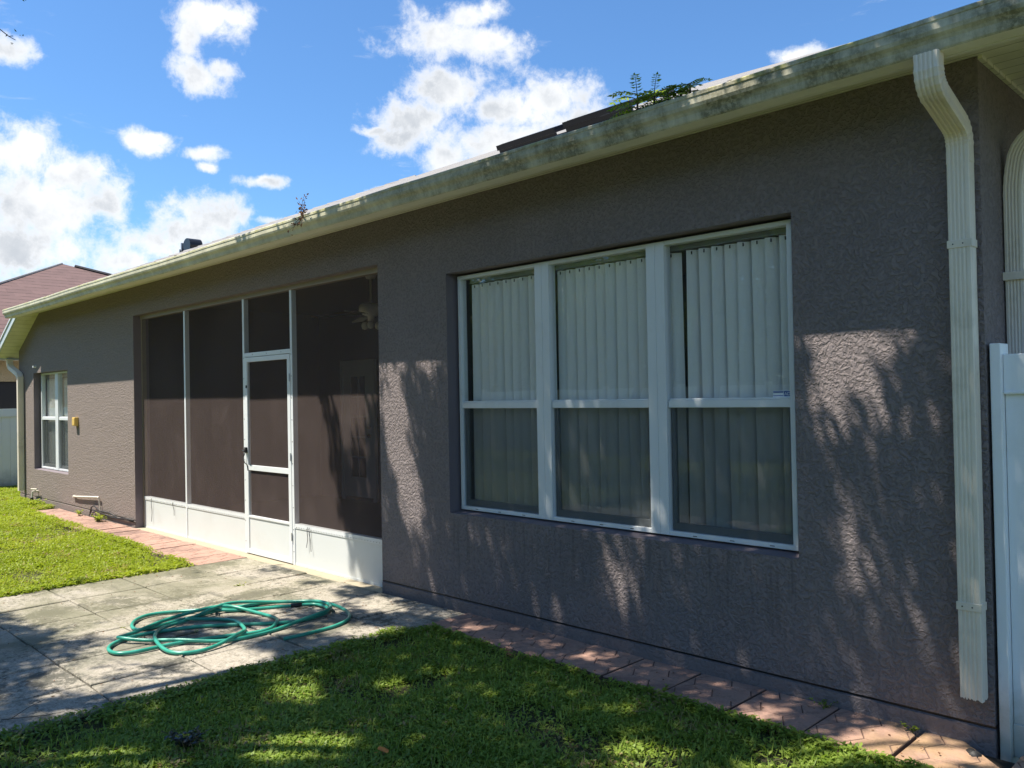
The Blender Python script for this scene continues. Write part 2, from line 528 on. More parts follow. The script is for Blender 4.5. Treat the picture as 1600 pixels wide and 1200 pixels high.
def paver_mat():
    m, t, bs = newmat('terracotta_paver')
    co = geo(t).outputs['Position']
    n = t.noise(co, 3.0, 8, .62); f = t.noise(co, 120, 4, .7); st = t.noise(co, 1.6, 8, .7, .5)
    c = t.mix(n, (.33, .19, .145), (.47, .29, .22))
    c = t.mix(t.ramp(f, .45, .75, 0, .35), c, (.48, .38, .31))
    c = t.mix(t.ramp(t.noise(co, 22, 8, .8), .5, .62, 0, .55), c, (.16, .115, .09))
    c = t.mix(t.ramp(st, .45, .64, 0, .7), c, (.15, .095, .08))
    x = t.new('ShaderNodeSeparateXYZ', {0: co}).outputs[0]
    ru = t.m('MULTIPLY', t.ramp(x, -1.95, -1.4), t.ramp(n, .3, .6))
    c = t.mix(t.m('MULTIPLY', ru, .45), c, (.42, .28, .10))
    t.put(bs.inputs['Base Color'], c)
    b = t.new('ShaderNodeBump', {'Height': t.m('ADD', f, t.m('MULTIPLY', n, 2)), 'Distance': .0025, 'Strength': 1})
    t.put(bs.inputs['Normal'], b)
    bs.inputs['Roughness'].default_value = .88
    return m


def soil_mat():
    m, t, bs = newmat('soil_and_thatch')
    co = geo(t).outputs['Position']
    n = t.noise(co, 6, 8, .7); f = t.noise(co, 60, 5, .75)
    c = t.mix(n, (.05, .042, .022), (.10, .085, .04))
    c = t.mix(t.ramp(f, .45, .65), c, (.07, .10, .02))
    t.put(bs.inputs['Base Color'], c)
    b = t.new('ShaderNodeBump', {'Height': f, 'Distance': .02, 'Strength': 1}); t.put(bs.inputs['Normal'], b)
    bs.inputs['Roughness'].default_value = .95
    return m


M['concrete'] = concrete_mat(); M['paver'] = paver_mat(); M['soil'] = soil_mat()
M['joint'] = simple('joint_dirt', (.03, .026, .018), .95, .4, 20)


def leaf_mat(name, c0, c1, trans=.45, rough=.5, spec=.35, dry=None):
    m, t, bs = newmat(name)
    at = t.new('ShaderNodeAttribute'); at.attribute_name = 'tint'
    col = t.mix(at.outputs['Fac'], c0, c1)
    if dry: col = t.mix(t.ramp(at.outputs['Fac'], .93, .97), col, dry)
    t.put(bs.inputs['Base Color'], col)
    bs.inputs['Roughness'].default_value = rough
    bs.inputs['Specular IOR Level'].default_value = spec
    tr = t.new('ShaderNodeBsdfTranslucent', {0: t.mix(1.0, col, (1.3, 1.35, .7), 'MULTIPLY')})
    mx = t.new('ShaderNodeMixShader', {0: trans, 1: bs.outputs[0], 2: tr.outputs[0]})
    t.l.new(mx.outputs[0], t.n['Material Output'].inputs[0])
    return m


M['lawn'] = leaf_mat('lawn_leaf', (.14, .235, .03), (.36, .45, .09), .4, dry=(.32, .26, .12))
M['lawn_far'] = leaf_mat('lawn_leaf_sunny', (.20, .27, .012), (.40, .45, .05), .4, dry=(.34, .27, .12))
M['tree_leaf'] = leaf_mat('tree_leaf', (.05, .10, .015), (.13, .19, .03), .35)
M['sapling_leaf'] = leaf_mat('sapling_leaf', (.12, .21, .02), (.32, .38, .05), .45)
M['shrub_leaf'] = leaf_mat('dark_glossy_leaf', (.018, .028, .016), (.06, .07, .05), .15, .3, .6)
M['brown_leaf'] = leaf_mat('brown_dead_leaf', (.10, .045, .02), (.26, .12, .06), .25, .7)


def hose_mat():
    m, t, bs = newmat('green_hose')
    co = geo(t).outputs['Position']
    n = t.noise(co, 6, 6, .6)
    t.put(bs.inputs['Base Color'], t.mix(t.ramp(n, .4, .7), (.025, .27, .19), (.055, .36, .265)))
    bs.inputs['Roughness'].default_value = .33
    return m


M['hose'] = hose_mat()


def blind_mat():
    m, t, bs = newmat('vertical_blind_vinyl')
    co = geo(t).outputs['Position']
    n = t.noise(co, 2, 3, .5)
    t.put(bs.inputs['Base Color'], t.mix(n, (.80, .80, .79), (.90, .89, .88)))
    bs.inputs['Roughness'].default_value = .45
    return m


M['blind'] = blind_mat()
M['valance'] = simple('blind_headrail', (.20, .22, .21), .4)


def glass_mat():
    m, t, bs = newmat('window_glass')
    t.n.remove(bs)
    tr = t.new('ShaderNodeBsdfTransparent', {0: (.97, .98, .97, 1)})
    co = geo(t).outputs['Position']
    bp = t.new('ShaderNodeBump', {'Height': t.noise(co, 1.5, 2, .5), 'Distance': .002, 'Strength': .35})
    gl = t.new('ShaderNodeBsdfGlossy', {'Color': (1, 1, 1, 1), 'Roughness': .0, 'Normal': bp})
    g_ = geo(t)
    cs = t.m('ABSOLUTE', t.vm('DOT_PRODUCT', g_.outputs['Incoming'], g_.outputs['Normal']))
    fr = t.m('ADD', .04, t.m('MULTIPLY', t.m('POWER', t.m('SUBTRACT', 1.0, cs), 5.0), .96))
    fac = t.m('MULTIPLY', fr, 1.35, clamp=True)          # two panes of glass
    # faint dried spots and dust on the pane
    n = t.noise(co, 60, 4, .8)
    df = t.new('ShaderNodeBsdfDiffuse', {0: (.6, .62, .6, 1)})
    mx = t.new('ShaderNodeMixShader', {0: fac, 1: tr.outputs[0], 2: gl.outputs[0]})
    mx2 = t.new('ShaderNodeMixShader', {0: t.m('ADD', .015, t.ramp(n, .72, .78, 0, .25)), 1: mx.outputs[0], 2: df.outputs[0]})
    t.l.new(mx2.outputs[0], t.n['Material Output'].inputs[0])
    return m


M['glass'] = glass_mat()


def mesh_mat(name, fac, col, var=.1):
    """insect-screen cloth: open weave, part see-through, part dark thread"""
    m, t, bs = newmat(name)
    co = geo(t).outputs['Position']
    tr = t.new('ShaderNodeBsdfTransparent')
    mp = t.new('ShaderNodeMapping', {'Vector': co}); mp.inputs['Scale'].default_value = (7, 1, .8)
    n = t.noise(mp.outputs[0], 1.3, 6, .6)
    sm = t.noise(co, 1.4, 7, .65, .6)
    spot = t.ramp(t.noise(co, 55, 2, .5), .74, .77)
    c = t.mix(t.ramp(sm, .45, .7, 0, .5), col, tuple(x * 1.5 for x in col))
    t.put(bs.inputs['Base Color'], c)
    bs.inputs['Roughness'].default_value = .7
    bs.inputs['Specular IOR Level'].default_value = 0
    f = t.m('ADD', fac, t.m('MULTIPLY', t.m('SUBTRACT', n, .5), var))
    f = t.m('ADD', f, t.m('MULTIPLY', spot, .15), clamp=True)
    mx = t.new('ShaderNodeMixShader', {0: f, 1: tr.outputs[0], 2: bs.outputs[0]})
    t.l.new(mx.outputs[0], t.n['Material Output'].inputs[0])
    return m


M['screen'] = mesh_mat('porch_screen_cloth', .36, (.165, .130, .122), .10)
M['winscreen'] = mesh_mat('window_screen_cloth', .48, (.055, .062, .062), .04)
M['white_paper'] = simple('sticker_white', (.70, .76, .80), .5)
M['blue_ink'] = simple('sticker_blue', (.03, .09, .30), .5)

# ------------------------------------------------------------------ setting: ground, patio, paver paths
XL, XR = -16.6, -1.165            # outer corners of the long wall (wall face on y = 0)
GZ = -0.02                        # top of the paving


def build_ground():
    b = MB(); b.face([(-600, -600, -.13), (600, -600, -.13), (600, 600, -.13), (-600, 600, -.13)])
    o = b.build('ground', M['soil']); tag(o, kind='structure')
    # slightly uneven lawn soil, two sheets that stop at the paving
    for nm, x0, x1, y0, y1, hole in (('lawn_soil', -4.75, 6.0, -9.0, -.44, 0), ('lawn_soil_far', -21.0, -8.22, -9.0, .0, 1)):
        nx, ny = int((x1 - x0) / .12), int((y1 - y0) / .12)
        X, Y = np.meshgrid(np.linspace(x0, x1, nx), np.linspace(y0, y1, ny), indexing='ij')
        Z = -.062 + .03 * (fbm2(X * 1.3 + 40, Y * 1.3 + 40, 3) - .5)
        if hole: Z = np.where((Y > -.6), np.minimum(Z, -.07), Z)
        me = bpy.data.meshes.new(nm)
        idx = np.arange(nx * ny).reshape(nx, ny)
        F = np.stack([idx[:-1, :-1], idx[1:, :-1], idx[1:, 1:], idx[:-1, 1:]], -1).reshape(-1, 4)
        me.from_pydata(np.stack([X, Y, Z], -1).reshape(-1, 3).tolist(), [], F.tolist()); me.materials.append(M['soil'])
        me.polygons.foreach_set('use_smooth', [True] * len(me.polygons))
        o = bpy.data.objects.new(nm, me); COL.objects.link(o); tag(o, kind='structure')


build_ground()


def build_patio():
    b = MB()
    xs = [-8.2, -7.59, -6.98, -6.39, -5.83, -5.24, -4.78]
    ys = [-.035, -.66, -1.31, -1.94, -2.55, -3.16, -3.77, -4.38, -5.0]
    tints = []
    rnd = random.Random(4)
    for j in range(len(ys) - 1):
        sh = rnd.uniform(-.03, .03)
        for i in range(len(xs) - 1):
            g = .0065
            x0, x1, y1, y0 = xs[i] + g + (sh if i else 0), xs[i + 1] - g + (sh if i < len(xs) - 2 else 0), ys[j] - g, ys[j + 1] + g
            zc = GZ + rnd.uniform(-.003, .003); tx, ty = rnd.uniform(-.004, .004), rnd.uniform(-.004, .004)
            e = .006
            n0 = len(b.v)
            for (dx, zz) in ((0, -.06), (0, -e), (e, 0)):
                for (x, y, sx, sy) in ((x0, y0, 1, 1), (x1, y0, -1, 1), (x1, y1, -1, -1), (x0, y1, 1, -1)):
                    px, py = x + sx * dx, y + sy * dx
                    b.v.append((px, py, zc + zz + tx * (px - (x0 + x1) / 2) / .3 + ty * (py - (y0 + y1) / 2) / .3))
            for L_ in range(2):
                for k in range(4):
                    k2 = (k + 1) % 4
                    b.f.append((n0 + L_ * 4 + k, n0 + L_ * 4 + k2, n0 + L_ * 4 + 4 + k2, n0 + L_ * 4 + 4 + k)); b.mi.append(0)
            b.f.append((n0 + 8, n0 + 9, n0 + 10, n0 + 11)); b.mi.append(0)
            tints += [rnd.random()] * 12
    nb = len(b.v)
    b.box(-8.2, -4.782, -5.0, -.035, -.12, GZ - .02, 1)
    tints += [0] * 8
    b.box(-4.782, -4.757, -.62, -.035, -.1, GZ - .001, 0)
    tints += [0] * (len(b.v) - nb - 8)
    o = b.build('patio', [M['concrete'], M['joint']])
    at = o.data.attributes.new('tint', 'FLOAT', 'POINT'); at.data.foreach_set('value', tints)
    tag(o, kind='structure')


build_patio()


def clip(poly, a, b_, c):
    """keep a*x+b*y<=c"""
    out = []
    for i in range(len(poly)):
        p, q = poly[i], poly[(i + 1) % len(poly)]
        dp, dq = a * p[0] + b_ * p[1] - c, a * q[0] + b_ * q[1] - c
        if dp <= 0: out.append(p)
        if dp * dq < 0:
            t = dp / (dp - dq); out.append((p[0] + t * (q[0] - p[0]), p[1] + t * (q[1] - p[1])))
    return out


def shrink(poly, d):
    """inset a convex ccw polygon"""
    res = poly
    for i in range(len(poly)):
        p, q = poly[i], poly[(i + 1) % len(poly)]
        ex, ey = q[0] - p[0], q[1] - p[1]; L = math.hypot(ex, ey)
        if L < 1e-5: continue
        nx, ny = ey / L, -ex / L
        res = clip(res, nx, ny, nx * p[0] + ny * p[1] - d)
        if len(res) < 3: return []
    return res


def build_paving(name, x0, n, w, ya, yb, seed, broken=False):
    """concrete pavers stamped with large hexagons, laid in a row along the wall"""
    b = MB(); rnd = random.Random(seed)
    for k in range(n):
        cx0 = x0 + k * w
        ang = rnd.uniform(-.012, .012); dz = rnd.uniform(-.004, .003); tilt = rnd.uniform(-.005, .005)
        sq = [(cx0 + .006, ya), (cx0 + w - .006, ya), (cx0 + w - .006, yb), (cx0 + .006, yb)]
        mx, my = cx0 + w / 2, (ya + yb) / 2

        def tr(p):
            dx, dy = p[0] - mx, p[1] - my
            return (mx + dx * math.cos(ang) - dy * math.sin(ang), my + dx * math.sin(ang) + dy * math.cos(ang), GZ + dz + tilt * dx / .2)
        Rr = .118; ox, oy = mx + (.1 if k % 2 else -.02), my + .02
        cells = []
        for i in range(-4, 5):
            for j in range(-4, 5):
                hx = ox + i * Rr * 1.5; hy = oy + (j + (.5 if i % 2 else 0)) * Rr * 1.732
                hexa = [(hx + Rr * math.cos(a * math.pi / 3), hy + Rr * math.sin(a * math.pi / 3)) for a in range(6)]
                pl = shrink(hexa, .0024)
                for (A, B_, C_) in ((1, 0, sq[1][0]), (-1, 0, -sq[0][0]), (0, 1, yb), (0, -1, -ya)):
                    if len(pl) >= 3: pl = clip(pl, A, B_, C_)
                cut = {7: .10, 8: .23}.get(k, 0) if broken else 0
                if cut and len(pl) >= 3: pl = clip(pl, 1, 1, cx0 + w + yb - cut)
                if len(pl) >= 3: cells.append(pl)
        for pl in cells:
            if len(pl) < 3: continue
            n0 = len(b.v); q = len(pl)
            top = shrink(pl, .002)
            if len(top) != q: top = pl
            for p in pl: x, y, z = tr(p); b.v.append((x, y, z - .0045))
            for p in top: b.v.append(tr(p))
            for i in range(q):
                j = (i + 1) % q; b.f.append((n0 + i, n0 + j, n0 + q + j, n0 + q + i)); b.mi.append(0)
            b.f.append(tuple(n0 + q + i for i in range(q))); b.mi.append(0)
        base = sq
        if cut: base = clip(sq, 1, 1, cx0 + w + yb - cut)
        n0 = len(b.v); q = len(base)
        for zz in (-.06, -.0045):
            for p in base: x, y, z = tr(p); b.v.append((x, y, z + zz))
        for i in range(q):
            j = (i + 1) % q; b.f.append((n0 + i, n0 + j, n0 + q + j, n0 + q + i)); b.mi.append(1)
        b.f.append(tuple(n0 + q + i for i in range(q))); b.mi.append(1)
    b.box(x0, x0 + n * w, ya, yb, -.12, GZ - .045, 2)
    m2 = simple(name + '_groove', (.12, .078, .062), .95, .3, 12)
    o = b.build(name, [M['paver'], m2, M['joint']]); tag(o, kind='structure')


build_paving('paver_path', -4.755, 10, .41, -.425, -.004, 3, True)
build_paving('paver_path_far', -14.35, 15, .41, -.56, -.03, 9)

# ------------------------------------------------------------------ the house
house = thing('house', 'long single-storey house with grey-brown stucco walls and a low grey shingle roof', 'house', (-8.9, 4.5, 0))


def build_walls():
    b = MB()
    T = .2
    zt = 3.151; zb = .075

    def q(x0, x1, z0, z1): b.face([(x0, 0, z0), (x1, 0, z0), (x1, 0, z1), (x0, 0, z1)])
    # sloping top left of x=-15.41
    zs = lambda x: min(zt, 3.151 + .49 * (x + 15.41))
    b.face([(XL, 0, zb), (-15.75, 0, zb), (-15.75, 0, zs(-15.75)), (XL, 0, zs(XL))])
    b.face([(-15.75, 0, 2.155), (-14.0, 0, 2.155), (-14.0, 0, zt), (-15.41, 0, zt), (-15.75, 0, zs(-15.75))])
    q(-15.75, -14.0, zb, .53)
    q(-14.0, -11.32, zb, zt)
    q(-11.32, -5.85, 2.775, zt)
    q(-5.85, -4.95, zb, zt)
    q(-4.95, -2.09, zb, .722); q(-4.95, -2.09, 2.588, zt)
    q(-2.09, XR, zb, zt)
    # reveals
    def reveal(x0, x1, z0, z1, bottom=True, sl=.02):
        b.face([(x0, 0, z0), (x0, T, z0), (x0, T, z1), (x0, 0, z1)], 1)
        b.face([(x1, 0, z0), (x1, 0, z1), (x1, T, z1), (x1, T, z0)], 1)
        b.face([(x0, 0, z1), (x0, T, z1), (x1, T, z1), (x1, 0, z1)], 1)
        if bottom: b.face([(x0, 0, z0), (x1, 0, z0), (x1, T, z0 + sl), (x0, T, z0 + sl)], 1)
    reveal(-15.75, -14.0, .53, 2.155); reveal(-4.95, -2.09, .722, 2.588); reveal(-11.32, -5.85, -.1, 2.775, False)
    # weep groove above the footing, then the smooth footing band
    for x0, x1 in ((XL, -11.32), (-5.85, XR)):
        b.face([(x0, 0, zb), (x0, .014, zb), (x1, .014, zb), (x1, 0, zb)], 1)
        b.face([(x0, .014, .06), (x1, .014, .06), (x1, .014, zb), (x0, .014, zb)], 3)
        b.face([(x0, .014, .06), (x0, -.004, .056), (x1, -.004, .056), (x1, .014, .06)], 2)
        b.face([(x0, -.004, -.14), (x1, -.004, -.14), (x1, -.004, .056), (x0, -.004, .056)], 2)
    b.face([(-5.85, -.004, -.14), (-5.85, -.004, .056), (-5.85, .2, .056), (-5.85, .2, -.14)], 2)
    o = b.build('front_wall', [M['stucco'], M['trim_paint'], M['stucco_base'], M['black']], house)
    b = MB()
    b.face([(XR, 0, zb), (XR, 9, zb), (XR, 9, zt + .02), (XR, 0, zt + .02)])
    b.face([(XR, .0, .056), (XR - .012, .0, .056), (XR - .012, 9, zb), (XR, 9, zb)])
    b.face([(XR, -.004, -.14), (XR, 9, -.14), (XR, 9, .056), (XR, -.004, .056)])
    b.build('side_wall', M['stucco'], house)
    b = MB()
    b.face([(XL, 9, -.14), (XL, 0, -.14), (XL, 0, 2.568), (XL, 9, 2.568)])
    b.face([(XR, 9, -.14), (XL, 9, -.14), (XL, 9, 3.15), (XR, 9, 3.15)])
    b.build('rear_wall', M['stucco'], house)


build_walls()


def room(name, x0, x1, y0, y1, z0, z1, mat, floor=None):
    b = MB()
    b.face([(x0, y0, z0), (x0, y0, z1), (x0, y1, z1), (x0, y1, z0)])
    b.face([(x1, y0, z0), (x1, y1, z0), (x1, y1, z1), (x1, y0, z1)])
    b.face([(x0, y1, z0), (x0, y1, z1), (x1, y1, z1), (x1, y1, z0)])
    b.face([(x0, y0, z1), (x1, y0, z1), (x1, y1, z1), (x0, y1, z1)])
    b.face([(x0, y0, z0), (x0, y1, z0), (x1, y1, z0), (x1, y0, z0)], 1)
    return b.build(name, [mat, floor or mat], house)


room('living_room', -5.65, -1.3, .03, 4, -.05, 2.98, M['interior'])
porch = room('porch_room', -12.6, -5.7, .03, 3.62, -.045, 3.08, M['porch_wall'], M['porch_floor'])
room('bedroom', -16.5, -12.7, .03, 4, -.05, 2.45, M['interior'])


def build_roof():
    ex, rx0 = -.36, None
    y0 = -.375; ze = 3.205; pit = .438
    xr = -.55; D_ = 9.4; yc = (y0 + D_) / 2; zr = ze + pit * (yc - y0)
    xl = -15.55
    run = yc - y0
    # front plane, right hip plane, rear plane; left plane falls past the front eave at the corner
    A = (xl, y0, ze); Bp = (xr, y0, ze); C = (xr - run, yc, zr); Dp = (xl + run, yc, zr)
    E_ = (xr, D_, ze); F = (xl, D_, ze)
    b = MB()
    b.face([A, Bp, C, Dp]); b.face([Bp, E_, C]); b.face([E_, F, Dp, C])
    ls = .48
    xe = -16.87; zl = ze + ls * (xe - xl)
    b.face([(xe, -.325, zl), (xl, -.325, ze), A, Dp, F, (xe, D_, zl)])
    # underside to close the volume
    b.face([A, (xl, D_, ze - .02), (xr, D_, ze - .02), Bp])
    o = b.build('roof', [M['shingle_grey']], house)
    # ragged shingle edge and ridge caps that overhang a little
    b = MB(); rnd = random.Random(2)
    x = xl
    while x < xr:
        w = .31
        for row in range(2):
            ys_, zz = y0 + row * .13 - .025, ze + row * .13 * pit + .012
            j = rnd.uniform(-.002, .002)
            b.face([(x + .003, ys_ + j, zz), (x + w - .003, ys_ + j, zz), (x + w - .003, ys_ + .15, zz + .15 * pit), (x + .003, ys_ + .15, zz + .15 * pit)])
            b.face([(x + .003, ys_ + j, zz - .012), (x + w - .003, ys_ + j, zz - .012), (x + w - .003, ys_ + j, zz), (x + .003, ys_ + j, zz)])
        x += w
    n = int(run / .2)
    for (P, Q) in ((Vector(A), Vector(Dp)),):
        L_ = (Q - P).length; k = int(L_ / .25); dr = (Q - P).normalized(); sd = dr.cross(Vector((0, 0, 1))).normalized()
        for i in range(k):
            p = P + dr * (i * .25); q_ = p + dr * .29; h = .03
            for s in (1, -1):
                b.face([p + Vector((0, 0, h)), q_ + Vector((0, 0, h * .6)), q_ + sd * s * .13 + Vector((0, 0, -.05)), p + sd * s * .13 + Vector((0, 0, -.05))])
    b.build('roof_edge_shingles', M['shingle_grey'], o)
    # black gooseneck exhaust hood
    vx, vy = -13.95, 2.0; vz = ze + pit * (vy - y0)
    b = MB()
    ring = []
    for k in range(9):
        a = math.pi * k / 8
        ring.append((a,))
    pts = []
    w_ = .11
    prof = []
    for k in range(11):
        a = R(-20) + R(200) * k / 10
        prof.append((vx + .13 * math.cos(a) * 1.1, vz + .05 + .125 * math.sin(a)))
    prof2 = [(vx + .143, vz - .1), *prof, (vx - .06, vz - .1)]
    b.prism([(p[0], p[1]) for p in prof2], vy - w_, vy + w_)
    b.box(vx - .2, vx + .2, vy - .2, vy + .2, vz - .14, vz - .07)
    v = b.build('roof_vent', M['black'], house)
    tag(v, 'black hooded exhaust vent on the shingles')
    b = MB(); b.box(vx - .215, vx - .185, vy - .12, vy + .12, vz - .02, vz + .12); b.box(vx - .235, vx - .215, vy - .14, vy + .14, vz - .1, vz + .01)
    b.build('vent_grille', M['galv'], v)
    return o


roof = build_roof()


def build_eaves():
    gx0, gx1 = -15.6, .55
    # gutter: ogee profile in (y,z), outer wall towards -y
    prof = [(-.36, 3.19), (-.36, 3.058), (-.362, 3.055), (-.445, 3.055), (-.452, 3.062), (-.456, 3.075), (-.46, 3.092), (-.468, 3.105), (-.482, 3.118), (-.488, 3.135), (-.488, 3.168), (-.492, 3.172), (-.492, 3.188), (-.486, 3.194), (-.476, 3.190), (-.476, 3.165)]
    mats = [1, 1, 1, 0, 0, 0, 0, 0, 0, 0, 0, 0, 0, 0, 0]
    xs = list(np.linspace(gx0, gx1, 42))
    rnd = random.Random(5)
    b = MB()
    dz = [rnd.uniform(-.0022, .0022) - .004 * math.sin(i * .45) for i in range(len(xs))]
    for i in range(len(xs) - 1):
        for k in range(len(prof) - 1):
            (ya, za), (yb, zb) = prof[k], prof[k + 1]
            b.face([(xs[i], ya, za + dz[i]), (xs[i + 1], ya, za + dz[i + 1]), (xs[i + 1], yb, zb + dz[i + 1]), (xs[i], yb, zb + dz[i])], mats[k])
    poly = [p for p in prof[:-2]]
    for x, s in ((gx0, 1), (gx1, -1)):
        b.face([(x, y, z) for y, z in (poly if s > 0 else poly[::-1])], 1)
    g = b.build('gutter', [M['gutter'], M['gutter_under']], house)
    # debris lying in the gutter
    b = MB()
    for i in range(90):
        x = rnd.uniform(gx0 + .2, -1); l = rnd.uniform(.01, .05)
        b.box(x, x + l, -.475, -.40, 3.15, 3.19 + rnd.random() * .012)
    tag(b.build('gutter_debris', M['litter'], g), kind='stuff')
    # fascia board behind the gutter and soffit up to the wall
    b = MB()
    b.box(-15.52, .53, -.36, -.335, 3.056, 3.215, 0)
    b.build('fascia', M['fascia'], house)
    b = MB()
    b.face([(-15.41, -.335, 3.153), (.5, -.335, 3.153), (.5, .01, 3.153), (-15.41, .01, 3.153)])
    b.face([(XR - .01, .01, 3.1535), (.5, .01, 3.1535), (.5, 9.2, 3.1535), (XR - .01, 9.2, 3.1535)])
    b.box(XR + .001, XR + .02, -.0, 9, 3.135, 3.153)
    b.box(.5, .53, -.335, 9.3, 3.056, 3.2)
    b.build('soffit', M['soffit_x'], house)
    # left end: sloping rake with boarded underside
    sl = .49
    z_at = lambda x: 3.151 + sl * (x + 15.41)
    xe = -16.82
    b = MB()
    b.face([(-15.41, -.30, z_at(-15.41)), (-15.41, .01, z_at(-15.41)), (xe, .01, z_at(xe)), (xe, -.30, z_at(xe))])
    b.face([(XL + .01, .01, z_at(XL)), (XL + .01, 9, z_at(XL)), (xe, 9, z_at(xe)), (xe, .01, z_at(xe))])
    b.build('rake_soffit', M['soffit'], house)
    b = MB()
    n = 12
    x0, x1 = -15.5, xe - .02
    pts = [(x0, z_at(x0) - .02), (x1, z_at(x1) - .02), (x1, z_at(x1) + .115), (x0, z_at(x0) + .115)]
    b.prism(pts, -.315, -.29)
    b.box(xe - .02, xe, -.289, 9, z_at(xe) - .03, z_at(xe) + .10)
    f = b.build('rake_fascia', M['fascia_blue'], house)
    b = MB()
    b.prism([(x0, z_at(x0) + .10), (x1 - .02, z_at(x1) + .09), (x1 - .02, z_at(x1) + .118), (x0, z_at(x0) + .128)], -.33, -.316)
    b.build('drip_edge', M['white_alu'], f)


def soffit_x():
    m, t, bs = newmat('side_soffit')
    co = geo(t).outputs['Position']
    y = t.new('ShaderNodeSeparateXYZ', {0: co}).outputs[1]
    fr = t.m('FRACT', t.m('ADD', t.m('MULTIPLY', y, 1 / .1), .3))
    n = t.noise(co, 3, 6, .65)
    c = t.mix(t.ramp(n, .4, .75, 0, .5), (.72, .71, .6), (.5, .5, .38))
    c = t.mix(t.ramp(fr, .0, .1, 1, 0), c, (.2, .2, .15))
    t.put(bs.inputs['Base Color'], c)
    t.put(bs.inputs['Normal'], t.new('ShaderNodeBump', {'Height': t.ramp(fr, .0, .14), 'Distance': .006, 'Strength': 1}))
    bs.inputs['Roughness'].default_value = .6
    return m


M['soffit_x'] = soffit_x()
build_eaves()


def ribbed(w, d, ribs=4, rib=.0035):
    """closed downspout section: a across (x), bb outward (-y)"""
    pts = []
    n = ribs * 4
    front = []
    for i in range(n + 1):
        u = -w / 2 + .014 + (w - .028) * i / n
        ph = i % 4
        front.append((u, d / 2 - (rib if ph in (1, 2) else 0)))
    out = [(-w / 2, d / 2 - .008), (-w / 2 + .004, d / 2 - .001)] + front + [(w / 2 - .004, d / 2 - .001), (w / 2, d / 2 - .008)]
    m_ = 3
    for i in range(1, 4):
        yy = d / 2 - .008 - (d - .016) * i / 4
        out.append((w / 2 - (.003 if i == 2 else 0), yy))
    out += [(w / 2, -d / 2 + .006), (w / 2 - .006, -d / 2), (-w / 2 + .006, -d / 2), (-w / 2, -d / 2 + .006)]
    for i in range(1, 4):
        yy = -d / 2 + .008 + (d - .016) * i / 4
        out.append((-w / 2 + (.003 if i == 2 else 0), yy))
    return out


def sweep(b, prof, path, axis_a, scales=None, mi=0, caps=(False, True), ragged=0):
    """path of points in a plane normal to axis_a"""
    P = [Vector(p) for p in path]; A = Vector(axis_a)
    b0 = len(b.v); n = len(prof)
    for i, p in enumerate(P):
        t = (P[min(i + 1, len(P) - 1)] - P[max(i - 1, 0)]).normalized()
        nb = t.cross(A).normalized()
        s = scales[i] if scales else 1
        rr = random.Random(9)
        for (a, c) in prof:
            q = p + A * a * s + nb * c * s
            if ragged and i == len(P) - 1: q += t * rr.uniform(-ragged, ragged)
            b.v.append(tuple(q))
    for i in range(len(P) - 1):
        for k in range(n):
            k2 = (k + 1) % n
            b.f.append((b0 + i * n + k, b0 + i * n + k2, b0 + (i + 1) * n + k2, b0 + (i + 1) * n + k)); b.mi.append(mi)
    for c, i in zip(caps, (0, len(P) - 1)):
        if c: b.f.append(tuple(b0 + i * n + k for k in (range(n) if i else reversed(range(n))))); b.mi.append(mi)


def arc_path(p0, dirs, bends, axis, step=R(7)):
    pass


def smooth_bend(pts, rad, seg=7):
    """round the corners of a polyline, returns points and a flag for crimped ones"""
    P = [Vector(p) for p in pts]; out = [P[0]]; fl = [0]
    for i in range(1, len(P) - 1):
        a = (P[i - 1] - P[i]).normalized(); c = (P[i + 1] - P[i]).normalized()
        for k in range(seg + 1):
            t = k / seg
            q = (P[i] + a * rad) * (1 - t) ** 2 + P[i] * 2 * t * (1 - t) + (P[i] + c * rad) * t * t
            out.append(q); fl.append(1 + k % 2)
    out.append(P[-1]); fl.append(0)
    return out, fl


def downspout(name_label, cx, topy, topz, midz, botz, w=.098, d=.078, wally=-.05, straps=(2.285, .626)):
    b = MB()
    pr_ = ribbed(w, d)
    path = [(cx, wally, midz - .02), (cx, wally, botz)]
    sweep(b, pr_, [(cx, wally, midz - .02)] + [(cx, wally, z) for z in (2.2, 1.4, .7, botz)], (1, 0, 0), None, 0, (False, False), .006)
    ds = b.build('downspout', M['downspout'], house)
    if name_label: ds['label'] = name_label
    # inside of the cut end
    # elbow pieces
    pts, fl = smooth_bend([(cx, topy, topz), (cx, topy, topz - .13), (cx, wally, midz + .09), (cx, wally, midz - .06)], .075, 10)
    b = MB()
    n = len(pts); half = n // 2
    scs = [1.05 if f == 2 else (1.0 if f == 1 else 1.03) for f in fl]
    sweep(b, ribbed(w, d, 4, .004), pts[:half + 1], (1, 0, 0), [s * 1.03 for s in scs[:half + 1]], 0, (True, True))
    b.build('elbow', M['downspout'], ds)
    b = MB()
    sweep(b, ribbed(w, d, 4, .004), pts[half:], (1, 0, 0), [s * 1.0 for s in scs[half:]], 0, (True, True))
    b.build('elbow', M['downspout'], ds)
    for z in straps:
        b = MB()
        yo = wally - d / 2 - .003
        b.box(cx - w / 2 - .004, cx + w / 2 + .004, yo, wally + d / 2, z - .018, z + .018)
        b.box(cx + .012, cx + .018, yo - .003, yo, z - .003, z + .003, 1)
        b.box(cx - .03, cx - .024, yo - .003, yo, z - .003, z + .003, 1)
        b.build('strap', [M['downspout'], M['black']], ds, bevel=.0015)
    return ds


downspout('tall ribbed downspout with an S-shaped elbow under the gutter', -1.235, -.435, 3.058, 2.72, .205)


